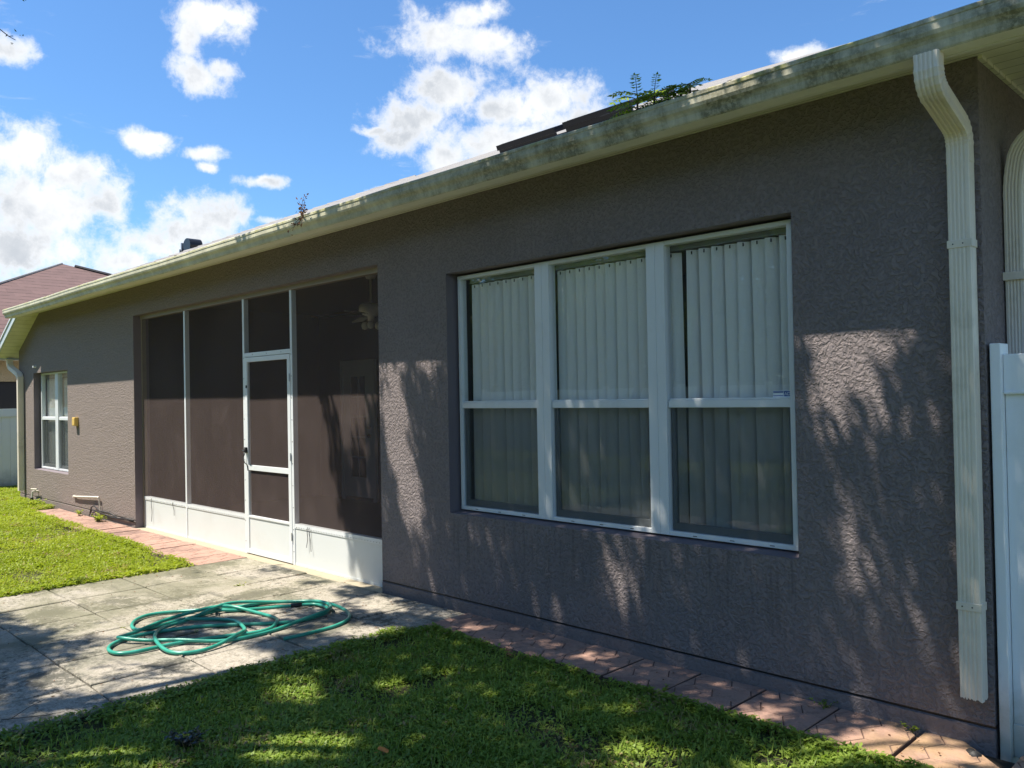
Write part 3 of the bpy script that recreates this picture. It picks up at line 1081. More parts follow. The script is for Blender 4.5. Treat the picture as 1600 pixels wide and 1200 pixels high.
def side_downspouts():
    # beside the side wall, elbow turning out to the side eave
    b = MB(); cy = .36; cx = XR + .047
    pr_ = ribbed(.098, .075)
    # this one faces +x; ribs also on the face seen from the garden
    A = (0, 1, 0)
    full, fl = smooth_bend([(cx + .42, cy, 3.0), (cx + .03, cy, 2.80), (cx, cy, 2.62), (cx, cy, .1)], .085, 8)
    prof = [(a, c) for a, c in ribbed(.085, .098)]
    prof = [(-c, a) for a, c in ribbed(.085, .075)]
    sweep(b, prof, full, A, [1.0 + (.03 if f == 2 else 0) for f in fl], 0, (True, True))
    ds = b.build('downspout', M['downspout'], house)
    ds['label'] = 'ribbed downspout on the side wall behind the white fence'
    b = MB(); b.box(XR + .001, cx + .056, cy - .055, cy + .055, 2.14, 2.18); b.build('strap', M['downspout'], ds, bevel=.0015)
    # far corner: smooth elbow from the low side eave to the wall
    b = MB()
    pr2 = ribbed(.095, .075)
    full, fl = smooth_bend([(-16.80, -.10, 2.44), (-16.80, -.09, 2.30), (-16.33, -.055, 2.14), (-16.33, -.055, 2.02), (-16.33, -.055, .13)], .09, 6)
    sweep(b, [(a, c) for a, c in pr2], full, (0, -1, 0) if False else (.0, 1, 0), [1.0] * len(full), 0, (True, True))
    ds = b.build('downspout', M['downspout'], house)
    ds['label'] = 'downspout at the far corner under the sloping eave'


side_downspouts()

# ------------------------------------------------------------------ windows


def window(x0, x1, z0, z1, units, mull, yf, meet, label=None, sticker=False):
    """single-hung units side by side; yf = front face of the frame"""
    b = MB(); fw = .03; d = .07
    b.box(x0, x1, yf, yf + d, z0, z0 + .028); b.box(x0, x1, yf, yf + d, z1 - .026, z1)
    b.box(x0, x0 + fw, yf + .002, yf + d, z0 + .028, z1 - .026); b.box(x1 - fw, x1, yf + .002, yf + d, z0 + .028, z1 - .026)
    fr = b.build('window', M['white_alu'], house, bevel=.0025)
    if label: fr['label'] = label
    W_ = (x1 - x0 - (units - 1) * mull) / units
    for i in range(units):
        a = x0 + i * (W_ + mull); c = a + W_
        if i < units - 1:
            b = MB()
            h = mull / 2
            b.box(c, c + h - .001, yf - .004, yf + d, z0 + .001, z1 - .001); b.box(c + h + .001, c + mull, yf - .004, yf + d, z0 + .001, z1 - .001)
            b.box(c + h - .002, c + h + .002, yf, yf + .03, z0 + .002, z1 - .002)
            b.build('mullion', M['white_alu'], fr, bevel=.002)
        ga = a + (fw if i == 0 else .012); gc = c - (fw if i == units - 1 else .012)
        # meeting rail
        b = MB(); b.box(ga - .006, gc + .006, yf + .006, yf + .05, meet - .022, meet + .022); b.box(ga, gc, yf + .012, yf + .052, meet + .0225, meet + .034)
        b.build('meeting_rail', M['white_alu'], fr, bevel=.003)
        # lower sash (sits inside, darker aluminium edge)
        b = MB()
        b.box(ga + .001, gc - .001, yf + .032, yf + .06, z0 + .03, z0 + .075); b.box(ga + .001, ga + .022, yf + .034, yf + .06, z0 + .0755, meet - .023)
        b.box(gc - .022, gc - .001, yf + .034, yf + .06, z0 + .0755, meet - .023)
        b.build('lower_sash', M['sash'], fr)
        b = MB(); b.box(ga + .001, gc - .001, yf + .03, yf + .032, meet + .034, z1 - .027); b.build('upper_pane', M['glass'], fr)
        b = MB(); b.box(ga + .022, gc - .022, yf + .045, yf + .047, z0 + .076, meet - .023); b.build('lower_pane', M['glass'], fr)
        b = MB(); b.face([(ga + .002, yf + .018, z0 + .03), (gc - .002, yf + .018, z0 + .03), (gc - .002, yf + .018, meet - .023), (ga + .002, yf + .018, meet - .023)])
        b.build('insect_screen', M['winscreen'], fr)
        # weep slots
        for k in range(3):
            xx = a + W_ * (.2 + .3 * k); b = MB(); b.box(xx, xx + .028, yf - .001, yf + .004, z0 + .010, z0 + .014)
            b.build('weep_slot', M['black'], fr)
    if sticker:
        sx0, sx1, sz0, sz1 = -2.282, -2.17, 1.588, 1.627
        b = MB(); y = yf + .0288
        b.box(sx0, sx1, y, y + .0010, sz0, sz1, 0)
        b.box(sx0 + .066, sx1 - .002, y - .0008, y - .0001, sz0 + .007, sz1 - .003, 1)
        b.box(sx0 + .003, sx0 + .063, y - .0008, y - .0001, sz1 - .012, sz1 - .004, 1)
        b.box(sx0 + .003, sx0 + .063, y - .0008, y - .0001, sz0 + .009, sz0 + .013, 1)
        st = b.build('security_sticker', [M['white_paper'], M['blue_ink']], fr)
        st['label'] = 'small white and blue security sticker reading ADT on the upper pane'
        txt = bpy.data.curves.new('sticker_text', 'FONT'); txt.body = 'ADT'; txt.size = .026; txt.extrude = .0003
        txt.materials.append(M['white_paper'])
        to = bpy.data.objects.new('lettering', txt)
        # turned to a mesh so that it is plain geometry
        COL.objects.link(to)
        dg = bpy.context.evaluated_depsgraph_get(); me = bpy.data.meshes.new_from_object(to.evaluated_get(dg))
        bpy.data.objects.remove(to)
        me.transform(Matrix.Translation(Vector((sx0 + .069, y - .0012, sz0 + .012)) - parent_offset(fr)) @ Matrix.Rotation(R(90), 4, 'X'))
        # the lettering belongs to the sticker mesh (same depth of parts)
        to = bpy.data.objects.new('sticker_lettering', me); COL.objects.link(to); to.parent = fr
    return fr


M['sash'] = simple('grey_sash', (.28, .30, .31), .4, .08, 4)
big = window(-4.922, -2.138, .745, 2.570, 3, .135, .092, 1.556, 'wide three-part window in the near wall, white frame', True)
small = window(-15.68, -14.0, .548, 2.148, 2, .14, .092, 1.385, 'small two-part window near the far corner')


def blinds(name_label, x0, x1, z0, z1, y, pitch, gap_at=(), seed=1, group=None):
    t = thing('vertical_blind', name_label, 'window blind', ((x0 + x1) / 2, y, z0), group)
    b = MB(); b.box(x0, x1, y - .03, y + .03, z1 - .075, z1); b.box(x0, x1, y - .034, y - .03, z1 - .078, z1 - .070)
    b.build('headrail', M['valance'], t)
    b = MB(); rnd = random.Random(seed)
    x = x0 + .012; i = 0
    while x < x1 - .03:
        if i in gap_at:
            x += .062
        w = pitch * 1.13
        a = R(rnd.choice((14, 20, 26, 34)) + rnd.uniform(-5, 5)); sag = rnd.uniform(-.005, .005)
        zt = z1 - .085
        n = 6
        low_dx = rnd.uniform(-.014, .014)
        for k in range(n):
            def P(u, z, lo):
                xx = x + (u - .5) * w * math.cos(a) + lo * low_dx
                yy = y + (u - .5) * w * math.sin(a) - .009 * math.sin(math.pi * u)
                return (xx + pitch / 2, yy, z)
            u0, u1 = k / n, (k + 1) / n
            b.face([P(u0, z0, 1), P(u1, z0, 1), P(u1, zt, 0), P(u0, zt, 0)])
        b.box(x + pitch / 2 - .004, x + pitch / 2 + .004, y - .034, y - .031, zt - .03, zt - .01, 1)
        x += pitch; i += 1
    b.build('slats', [M['blind'], M['black']], t)
    return t


G_BL = 'vertical blinds in the wide window'
blinds('pale vertical blind behind the left part of the wide window', -4.86, -4.03, .78, 2.59, .20, .088, (), 1, G_BL)
blinds('pale vertical blind behind the middle part of the wide window', -3.96, -3.07, .78, 2.59, .20, .088, (), 2, G_BL)
blinds('pale vertical blind with a black gap beside the mullion, right part of the wide window', -3.03, -2.15, .78, 2.59, .20, .088, (1,), 3, G_BL)
blinds('vertical blind behind the small far window', -15.64, -14.05, .58, 2.13, .19, .085, (10,), 4)

# ------------------------------------------------------------------ screened porch front


def build_screen():
    yf = .10; d = .055
    xa, xb = -11.32, -5.85
    zb, zt = -.03, 2.775
    fr = MB()
    w = .04
    hd = MB()
    hd.box(xa, xb, yf - .01, yf + d, zt - .045, zt); hd.box(xa, xa + .03, yf, yf + d, zb, zt - .0455); hd.box(xb - .03, xb, yf, yf + d, zb, zt - .0455)
    for x in (-9.978,): fr.box(x - w / 2, x + w / 2, yf, yf + d, zb, zt - .045)
    dl, dr = -8.475, -7.475
    for x in (dl, dr): fr.box(x - w / 2, x + w / 2, yf, yf + d, zb, zt - .045)
    fr2 = MB(); fr2.box(dl + w / 2, dr - w / 2, yf, yf + d, 2.095, 2.14)          # head over the door
    S = fr.build('screen_frame', M['white_alu'], house, bevel=.002); fr2.build('door_head', M['white_alu'], S, bevel=.002)
    hd.build('head_channel', M['bronze'], S)
    kz = .385
    spans = ((xa + .03, -9.978 - w / 2), (-9.978 + w / 2, dl - w / 2), (dr + w / 2, xb - .03))
    for k, (x0, x1) in enumerate(spans):
        b = MB()
        b.box(x0, x1, yf + .002, yf + d, kz - .045, kz, 0)
        xx = x0 + .03
        while xx < x1 - .02:                                        # pressed spline beads
            b.box(xx, xx + .012, yf - .0015, yf + .002, kz - .034, kz - .028, 1); xx += .045
        b.build('rail', [M['white_alu'], M['galv']], S)
        b = MB(); b.box(x0 + .0, x1 - .0, yf + .008, yf + .014, zb + .02, kz - .046); b.box(x0, x1, yf + .004, yf + .03, zb, zb + .02)
        b.build('kick_panel', M['kick'], S)
        b = MB(); b.face([(x0, yf + .003, kz), (x1, yf + .003, kz), (x1, yf + .003, zt - .045), (x0, yf + .003, zt - .045)])
        b.build('screen_cloth', M['screen'], S)
    b = MB(); b.face([(dl + w / 2, yf + .003, 2.14), (dr - w / 2, yf + .003, 2.14), (dr - w / 2, yf + .003, zt - .045), (dl + w / 2, yf + .003, zt - .045)])
    b.build('screen_cloth', M['screen'], S)
    # screws up the posts
    b = MB()
    for x in (dl, dr):
        z = .1
        while z < 2.1:
            b = MB(); b.box(x - .004, x + .004, yf - .002, yf, z, z + .008); z += .22; b.build('screw', M['black'], S)
    for x in (dl + .2, dl + .5, dl + .8): b = MB(); b.box(x, x + .008, yf - .002, yf, 2.113, 2.121); b.build('screw', M['black'], S)
    # loose spline ends hanging from the rails
    for (x, l, c) in ((-11.02, .30, .004), (-10.35, .16, .03), (-7.20, .20, -.012), (-7.17, .23, .025)):
        pts = [(x + c * (1 - math.cos(t / 8 * 2.0)), yf - .008 - .004 * math.sin(t), .375 - l * t / 8) for t in range(9)]
        b = MB(); b.tube(pts, .0035, 5); b.build('loose_spline', M['dark_grey'], S)
    # screen door
    x0, x1 = dl + w / 2 + .004, dr - w / 2 - .004
    z0, z1 = -.02, 2.09; s = .055
    b = MB()
    b.box(x0, x0 + s, yf - .004, yf + .03, z0, z1); b.box(x1 - s, x1, yf - .004, yf + .03, z0, z1)
    b.box(x0 + s, x1 - s, yf - .003, yf + .028, z1 - .05, z1); b.box(x0 + s, x1 - s, yf - .003, yf + .028, z0, z0 + .05)
    b.box(x0 + s, x1 - s, yf - .003, yf + .028, .875, .93); b.box(x0 + s, x1 - s, yf - .003, yf + .028, .365, .39)
    D_ = b.build('screen_door', M['white_alu'], house, bevel=.002)
    b = MB(); b.box(x0 + s, x1 - s, yf + .006, yf + .012, z0 + .05, .365); b.build('kick_panel', M['kick'], D_)
    for za, zc in ((.39, .875), (.93, z1 - .05)):
        b = MB(); b.face([(x0 + s, yf + .012, za), (x1 - s, yf + .012, za), (x1 - s, yf + .012, zc), (x0 + s, yf + .012, zc)]); b.build('screen_cloth', M['screen'], D_)
    b = MB()
    b.box(x0 + .006, x0 + .045, yf - .022, yf - .004, 1.06, 1.12); b.tube([(x0 + .025, yf - .02, 1.09), (x0 + .025, yf - .055, 1.09), (x0 + .05, yf - .06, 1.085), (x0 + .09, yf - .058, 1.08)], .009, 8)
    b.tube([(x0 + .02, yf - .02, 1.06), (x0 + .0, yf - .035, 1.0), (x0 + .03, yf - .03, .955), (x0 + .05, yf - .012, .93), (x0 + .06, yf - .01, .87)], .005, 6)
    b.build('handle', M['black'], D_)
    b = MB(); b.box(x0 + .035, x0 + .055, yf - .012, yf - .004, 1.76, 1.79); b.build('latch_bolt', M['black'], D_)
    for z in (.25, 1.05, 1.85): b = MB(); b.tube([(x1 + .002, yf - .01, z - .04), (x1 + .002, yf - .01, z + .04)], .006, 8); b.build('hinge', M['galv'], D_)
    # threshold strip of pale mortar
    b = MB(); b.box(xa, xb, -.03, .2, -.12, zb - .001)
    b.build('threshold', M['mortar'], house)


M['bronze'] = simple('tan_frame_paint', (.30, .25, .19), .5, .1, 4)
M['dark_grey'] = simple('grey_spline', (.12, .12, .12), .6)
M['mortar'] = simple('pale_mortar', (.36, .31, .22), .9, .12, 12, .002, 60, dirt=(.25, .22, .15), dirt_amt=.5)
build_screen()

# glazed door in the rear wall of the porch
b = MB()
dx0, dx1, dz0, dz1, dy = -11.80, -10.98, .02, 2.18, 3.57
b.box(dx0, dx0 + .2, dy, dy + .045, dz0, dz1); b.box(dx1 - .2, dx1, dy, dy + .045, dz0, dz1)
b.box(dx0 + .2, dx1 - .2, dy, dy + .045, dz0, dz0 + .32); b.box(dx0 + .2, dx1 - .2, dy, dy + .045, dz1 - .2, dz1)
b.box((dx0 + dx1) / 2 - .012, (dx0 + dx1) / 2 + .012, dy + .004, dy + .04, dz0 + .32, dz1 - .2)
for k in range(1, 5):
    z = dz0 + .32 + (dz1 - dz0 - .52) * k / 5; b.box(dx0 + .2, dx1 - .2, dy + .006, dy + .038, z - .011, z + .011)
fd = b.build('glazed_door', M['door_white'], house)
b = MB(); b.box(dx0 + .2, dx1 - .2, dy + .02, dy + .024, dz0 + .32, dz1 - .2); b.build('panes', M['dark_metal'], fd)
b = MB(); b.tube([(dx1 - .08, dy - .045, 1.02), (dx1 - .08, dy, 1.02)], .025, 10); b.build('door_knob', M['black'], fd)
b = MB(); b.tube([(dx1 - .08, dy - .03, 1.16), (dx1 - .08, dy, 1.16)], .02, 10); b.build('door_lock', M['black'], fd)
b = MB(); b.box(dx0 - .07, dx0, dy - .012, dy + .04, -.04, dz1 + .07); b.box(dx1, dx1 + .07, dy - .012, dy + .04, -.04, dz1 + .07); b.box(dx0, dx1, dy - .012, dy + .04, dz1 + .001, dz1 + .07)
b.build('door_trim', M['door_white'], house)
# ceiling fan
fx, fy, fz = -7.95, 1.42, 3.08
fan = thing('ceiling_fan', 'white ceiling fan with lights hanging behind the porch screen', 'ceiling fan', (fx, fy, fz))
M['fan'] = simple('fan_cream', (.55, .53, .48), .5)
b = MB(); b.lathe([(.0, fz - .001), (.075, fz - .001), (.075, fz - .02), (.05, fz - .07), (.0, fz - .08)], fx, fy); b.build('canopy', M['fan'], fan, True)
b = MB(); b.tube([(fx, fy, fz - .07), (fx, fy, fz - .38)], .012, 8); b.build('rod', M['fan'], fan)
b = MB(); b.lathe([(.0, 2.72), (.12, 2.715), (.14, 2.69), (.14, 2.63), (.10, 2.61), (.10, 2.59), (.04, 2.57), (.04, 2.52), (.0, 2.52)], fx, fy); b.build('motor', M['fan'], fan, True)
for k in range(5):
    a = R(160 + 72 * k); ca, sa = math.cos(a), math.sin(a)
    b = MB(); r0, r1 = .13, .68
    pts = []
    for (r, w, z) in ((r0, .025, 2.585), (.22, .03, 2.585), (.24, .06, 2.585), (r1 - .05, .072, 2.56), (r1, .05, 2.558)): pts.append((r, w, z))
    for i in range(len(pts) - 1):
        (ra, wa, za), (rb, wb, zc) = pts[i], pts[i + 1]
        for s in (0, .008):
            q = [(fx + ra * ca - wa * sa, fy + ra * sa + wa * ca, za + s - .008), (fx + ra * ca + wa * sa, fy + ra * sa - wa * ca, za + s + .012), (fx + rb * ca + wb * sa, fy + rb * sa - wb * ca, zc + s + .012), (fx + rb * ca - wb * sa, fy + rb * sa + wb * ca, zc + s - .008)]
            b.face(q)
    b.build('blade', M['fan'], fan)
for k in range(3):
    a = R(200 + 120 * k)
    b = MB(); b.lathe([(.02, 2.51), (.035, 2.49), (.04, 2.46), (.03, 2.43), (.0, 2.42)], fx + .09 * math.cos(a), fy + .09 * math.sin(a), 12)
    b.build('lamp_bulb', M['fan'], fan, True)

# ------------------------------------------------------------------ small fittings on the wall
b = MB(); b.box(-13.62, -13.50, -.055, -.001, 1.29, 1.42); b.box(-13.61, -13.51, -.062, -.055, 1.30, 1.41)
oc = b.build('outlet_cover', M['yellow'], house, bevel=.004); oc['label'] = 'yellowed outlet cover beside the small window'
b = MB(); b.tube([(-13.71, -.02, .215), (-13.55, -.03, .225), (-12.62, -.035, .285), (-12.58, -.035, .28)], .014, 8); b.tube([(-12.58, -.035, .285), (-12.56, -.02, .08)], .008, 8)
b.tube([(-13.71, -.03, .215), (-13.71, .0, .215)], .02, 8)
dp = b.build('drain_pipe', M['pvc'], house); dp['label'] = 'thin condensate pipe running low along the wall'
b = MB(); b.tube([(-15.55, -.0, .17), (-15.55, -.09, .17)], .016, 8); b.tube([(-15.55, -.09, .17), (-15.55, -.10, .02)], .015, 8); b.tube([(-15.72, -.06, .20), (-15.40, -.06, .215)], .012, 8)
b.build('garden_tap', M['pvc'], house)
b = MB(); b.box(-15.57, -15.53, -.12, -.08, .0, .07); b.build('tap_valve', M['black'], house)
cab = MB(); rnd = random.Random(3)
cab.tube([(-13.0, -.02, .02), (-12.9, -.03, .12), (-12.8, -.03, .15), (-12.6, -.02, .09), (-12.2, -.03, .1), (-11.9, -.02, .05), (-11.6, -.03, .075), (-11.34, -.02, .07)], .009, 6)
cab.tube([(-12.95, -.05, -.01), (-12.85, -.035, .09), (-12.6, -.03, .075), (-12.1, -.02, .04), (-11.5, -.025, .055), (-11.33, -.01, .05)], .008, 6)
cb = cab.build('cable', M['rubber'], None, True); tag(cb, 'black cable drooping along the foot of the far wall', 'cable')
# cracked wall nail / clip near the small window
b = MB(); b.tube([(-15.6, -.0, 2.26), (-15.6, -.05, 2.26)], .02, 8); b.build('wall_clip', M['white_alu'], house)

# ------------------------------------------------------------------ solar panels
def panel(x0, x1, yl, yh, h, label):
    pit = .438; base = lambda y: 3.205 + pit * (y + .375)
    t = thing('solar_panel', label, 'solar panel', (x0, yl, base(yl)), 'solar panels on the roof')
    nrm = Vector((0, -pit, 1)).normalized()
    def P(x, y, o): v = Vector((x, y, base(y))) + nrm * o; return tuple(v)
    def slab(bb, xa, xb, ya, yb, o0, o1, mi=0):
        n0 = len(bb.v)
        for o in (o0, o1):
            for (x, y) in ((xa, ya), (xb, ya), (xb, yb), (xa, yb)): bb.v.append(P(x, y, o))
        for f in ((0, 3, 2, 1), (4, 5, 6, 7), (0, 1, 5, 4), (1, 2, 6, 5), (2, 3, 7, 6), (3, 0, 4, 7)): bb.f.append(tuple(n0 + i for i in f)); bb.mi.append(mi)
    b = MB(); slab(b, x0, x1, yl, yh, h - .045, h); b.build('frame', M['dark_metal'], t)
    b = MB(); slab(b, x0 + .03, x1 - .03, yl + .03, yh - .03, h + .0005, h + .002); b.build('glass', M['solar'], t)
    b = MB()
    slab(b, x0 + .01, x1 - .01, yl + .012, yl + .03, -.01, h - .0455)
    b.build('front_skirt', M['dark_metal'], t)
panel(-5.36, -4.66, 1.0, 1.6, .075, 'black solar panel on the roof, left one behind the gutter')
panel(-4.56, -3.86, 1.0, 1.6, .09, 'black solar panel on the roof, right one beside the gutter weeds')

# ------------------------------------------------------------------ fences
def near_fence():
    t = thing('vinyl_fence', 'white vinyl privacy fence meeting the near corner of the house', 'fence', (-1.13, .07, -.1))
    b = MB(); b.box(-1.152, -1.107, .015, .142, -.12, 1.825); b.build('post', M['white_vinyl'], t, bevel=.004)
    xr = 1.6
    b = MB(); b.box(-1.106, xr, .05, .1, 1.60, 1.775); b.box(-1.106, xr, .044, .05, 1.592, 1.606); b.build('rail', M['white_vinyl'], t, bevel=.003)
    b = MB(); b.box(-1.106, xr, .055, .095, -.06, .09); b.build('rail', M['white_vinyl'], t, bevel=.003)
    x = -1.106
    b = MB()
    while x < xr:
        b.box(x + .001, x + .148, .064, .086, .09, 1.60); x += .15
    b.build('boards', M['white_vinyl'], t, bevel=.003)
    b = MB(); b.box(xr, xr + .127, .01, .137, -.12, 1.86); b.build('post', M['white_vinyl'], t)
near_fence()

def far_fence(name, x, y0, y1, label, mat, axis='y', z1=1.58):
    t = thing(name, label, 'fence', (x, (y0 + y1) / 2, -.1) if axis == 'y' else ((y0 + y1) / 2, x, -.1))
    def bx(bb, a0, a1, o0, o1, za, zc):
        if axis == 'y': bb.box(x + o0, x + o1, a0, a1, za, zc)
        else: bb.box(a0, a1, x + o0, x + o1, za, zc)
    y = y0
    while y < y1 - .1:
        b = MB(); bx(b, y, y + .12, -.06, .06, -.15, z1 + .06); bx(b, y - .01, y + .13, -.07, .07, z1 + .06, z1 + .08); b.build('post', mat, t)
        y += 2.4
    for za, zc in ((z1 - .16, z1), (-.1, .05)): b = MB(); bx(b, y0, y1, -.035, .035, za, zc); b.build('rail', mat, t)
    b = MB(); y = y0
    while y < y1:
        bx(b, y + .002, y + .148, -.012, .012, .05, z1 - .16); y += .15
    b.build('boards', mat, t, bevel=.003)
far_fence('vinyl_fence', -19.05, -12, 12, 'grey-white vinyl fence beyond the far corner of the house', M['grey_vinyl'], 'y', 1.55)
far_fence('vinyl_fence', -13.2, -19, 8, 'white vinyl fence along the back of the garden', M['white_vinyl'], 'x', 1.75)

# ------------------------------------------------------------------ neighbour's house
nb = thing('neighbour_house', 'tan neighbouring house with a red-brown shingle hip roof', 'house', (-28.5, 4.3, -.1))
b = MB()
wx = -22.0
b.box(-35, wx, -2.2, 10.8, -.15, 2.75, skip='r')
wy0, wy1, wz0, wz1 = .55, 2.3, 1.0, 2.22
for (a, c, d0, d1) in ((-2.2, wy0, -.15, 2.75), (wy1, 10.8, -.15, 2.75), (wy0, wy1, -.15, wz0), (wy0, wy1, wz1, 2.75)):
    b.face([(wx, a, d0), (wx, c, d0), (wx, c, d1), (wx, a, d1)])
b.build('wall', M['stucco_tan'], nb)
b = MB(); b.box(wx - .12, wx - .1, wy0, wy1, wz0, wz1); wn_ = b.build('window', M['black'], nb)
b = MB(); b.box(wx - .1, wx + .01, wy0, wy0 + .05, wz0, wz1); b.box(wx - .1, wx + .01, wy0, wy1, wz1 - .05, wz1 + .0); b.build('window_frame', M['stucco_tan'], wn_)
b = MB()
p = .47; a_ = 7.0; ex = -21.5; y0, y1 = 4.27 - a_, 4.27 + a_ + 3.5; ez = 2.75
apx = (ex - a_, 4.27, ez + p * a_); apx2 = (ex - 9.5, 4.27, ez + p * a_)
c0, c1, c2, c3 = (ex, y0, ez), (ex, y1, ez), (-38, y1, ez), (-38, y0, ez)
b.face([c0, c1, apx]); b.face([c1, c2, apx2, apx]); b.face([c2, c3, apx2]); b.face([c3, c0, apx, apx2]); b.face([c0, c3, c2, c1])
nr = b.build('roof', M['shingle_red'], nb)
b = MB()
b.tube([Vector(c0) + Vector((0, 0, .05)), Vector(apx) + Vector((0, 0, .0))], .035, 6)
b.build('hip_cap', M['shingle_grey'], nr)
b = MB(); b.tube([Vector(apx).lerp(Vector(c1), .03) + Vector((0, 0, .02)), Vector(apx).lerp(Vector(c1), .7) + Vector((0, 0, .02))], .06, 6); b.build('hip_cap', M['black'], nr)
b = MB(); b.box(ex, ex + .03, y0, y1, ez - .12, ez + .06); b.build('fascia', M['stucco_tan'], nb)

# ------------------------------------------------------------------ garden hose
HOSE = [(-5.164, -1.328), (-5.148, -1.118), (-5.167, -0.89), (-5.276, -0.711), (-5.472, -0.611), (-5.704, -0.579), (-5.877, -0.593), (-6.098, -0.783), (-6.187, -0.887), (-6.202, -1.035), (-6.277, -1.218), (-6.205, -1.445), (-6.2, -1.631), (-6.142, -1.83), (-6.165, -1.937), (-6.353, -1.903), (-6.532, -1.765), (-6.525, -1.588), (-6.362, -1.407), (-6.173, -1.268), (-6.088, -1.094), (-5.9, -0.748), (-5.847, -0.667), (-5.723, -0.649), (-5.576, -0.702), (-5.513, -0.82), (-5.485, -0.985), (-5.529, -1.107), (-5.645, -1.254), (-5.821, -1.439), (-5.94, -1.624), (-6.013, -1.825), (-6.022, -2.042), (-5.947, -2.175), (-5.838, -2.243), (-5.692, -2.24), (-5.635, -2.134), (-5.639, -1.951), (-5.603, -1.774), (-5.545, -1.572), (-5.429, -1.335), (-5.509, -1.188), (-5.657, -1.105), (-5.794, -1.088), (-6.104, -1.158), (-6.23, -1.267), (-6.254, -1.608), (-6.101, -1.903), (-6.061, -2.097), (-5.986, -2.111), (-5.8, -1.967), (-5.566, -1.79), (-5.42, -1.633), (-5.384, -1.359), (-5.448, -1.081), (-5.481, -0.841), (-5.544, -0.699), (-5.733, -0.631), (-5.924, -0.688), (-6.144, -0.905), (-6.247, -1.179), (-6.152, -1.471), (-6.115, -1.695), (-5.99, -1.848), (-5.806, -1.952), (-5.557, -2.001), (-5.399, -1.97), (-5.322, -1.847), (-5.364, -1.66), (-5.457, -1.484), (-5.547, -1.409), (-5.798, -1.351), (-5.962, -1.37), (-6.086, -1.462), (-6.109, -1.598)]


def catmull(P, sub):
    P = [P[0]] + P + [P[-1]]; out = []
    for i in range(1, len(P) - 2):
        p0, p1, p2, p3 = [np.array(P[i + k], float) for k in (-1, 0, 1, 2)]
        for s in range(sub):
            t = s / sub
            out.append(.5 * ((2 * p1) + (-p0 + p2) * t + (2 * p0 - 5 * p1 + 4 * p2 - p3) * t * t + (-p0 + 3 * p1 - 3 * p2 + p3) * t ** 3))
    out.append(np.array(P[-2], float)); return np.array(out)


hr = .0128
C_ = catmull([list(p) for p in HOSE], 6)
for _ in range(14): C_[1:-1] = .25 * C_[:-2] + .5 * C_[1:-1] + .25 * C_[2:]
z = np.full(len(C_), GZ + hr + .002)
for i in range(len(C_)):                      # each later lap rides over the earlier ones
    d = np.linalg.norm(C_[:max(0, i - 14)] - C_[i], axis=1)
    near = np.where(d < .03)[0]
    if len(near): z[i] = max(z[i], z[near].max() + hr * 2.0)
for _ in range(10): z[1:-1] = np.maximum(z[1:-1], .5 * (z[:-2] + z[2:]) - .0006)
z[1:-1] = np.minimum(z[1:-1], GZ + .085)
for _ in range(14): z[1:-1] = .25 * z[:-2] + .5 * z[1:-1] + .25 * z[2:]
b = MB(); b.tube([(C_[i][0], C_[i][1], z[i]) for i in range(len(C_))], hr, 10)
hose = b.build('garden_hose', M['hose'], None, True)
tag(hose, 'teal green garden hose lying in loose coils on the concrete patio', 'hose')
k0 = 21 * 6
b = MB(); b.tube([(C_[i][0], C_[i][1], z[i]) for i in range(k0 - 1, k0 + 2)], hr * 1.35, 10); b.build('repair_tape', M['black'], hose, True)

# ------------------------------------------------------------------ lawns


def in_poly(x, y, poly):
    c = np.zeros(len(x), bool); n = len(poly)
    for i in range(n):
        x0, y0 = poly[i]; x1, y1 = poly[(i + 1) % n]
        if y0 == y1: continue
        cond = ((y0 > y) != (y1 > y)) & (x < (x1 - x0) * (y - y0) / (y1 - y0) + x0)
        c ^= cond
    return c


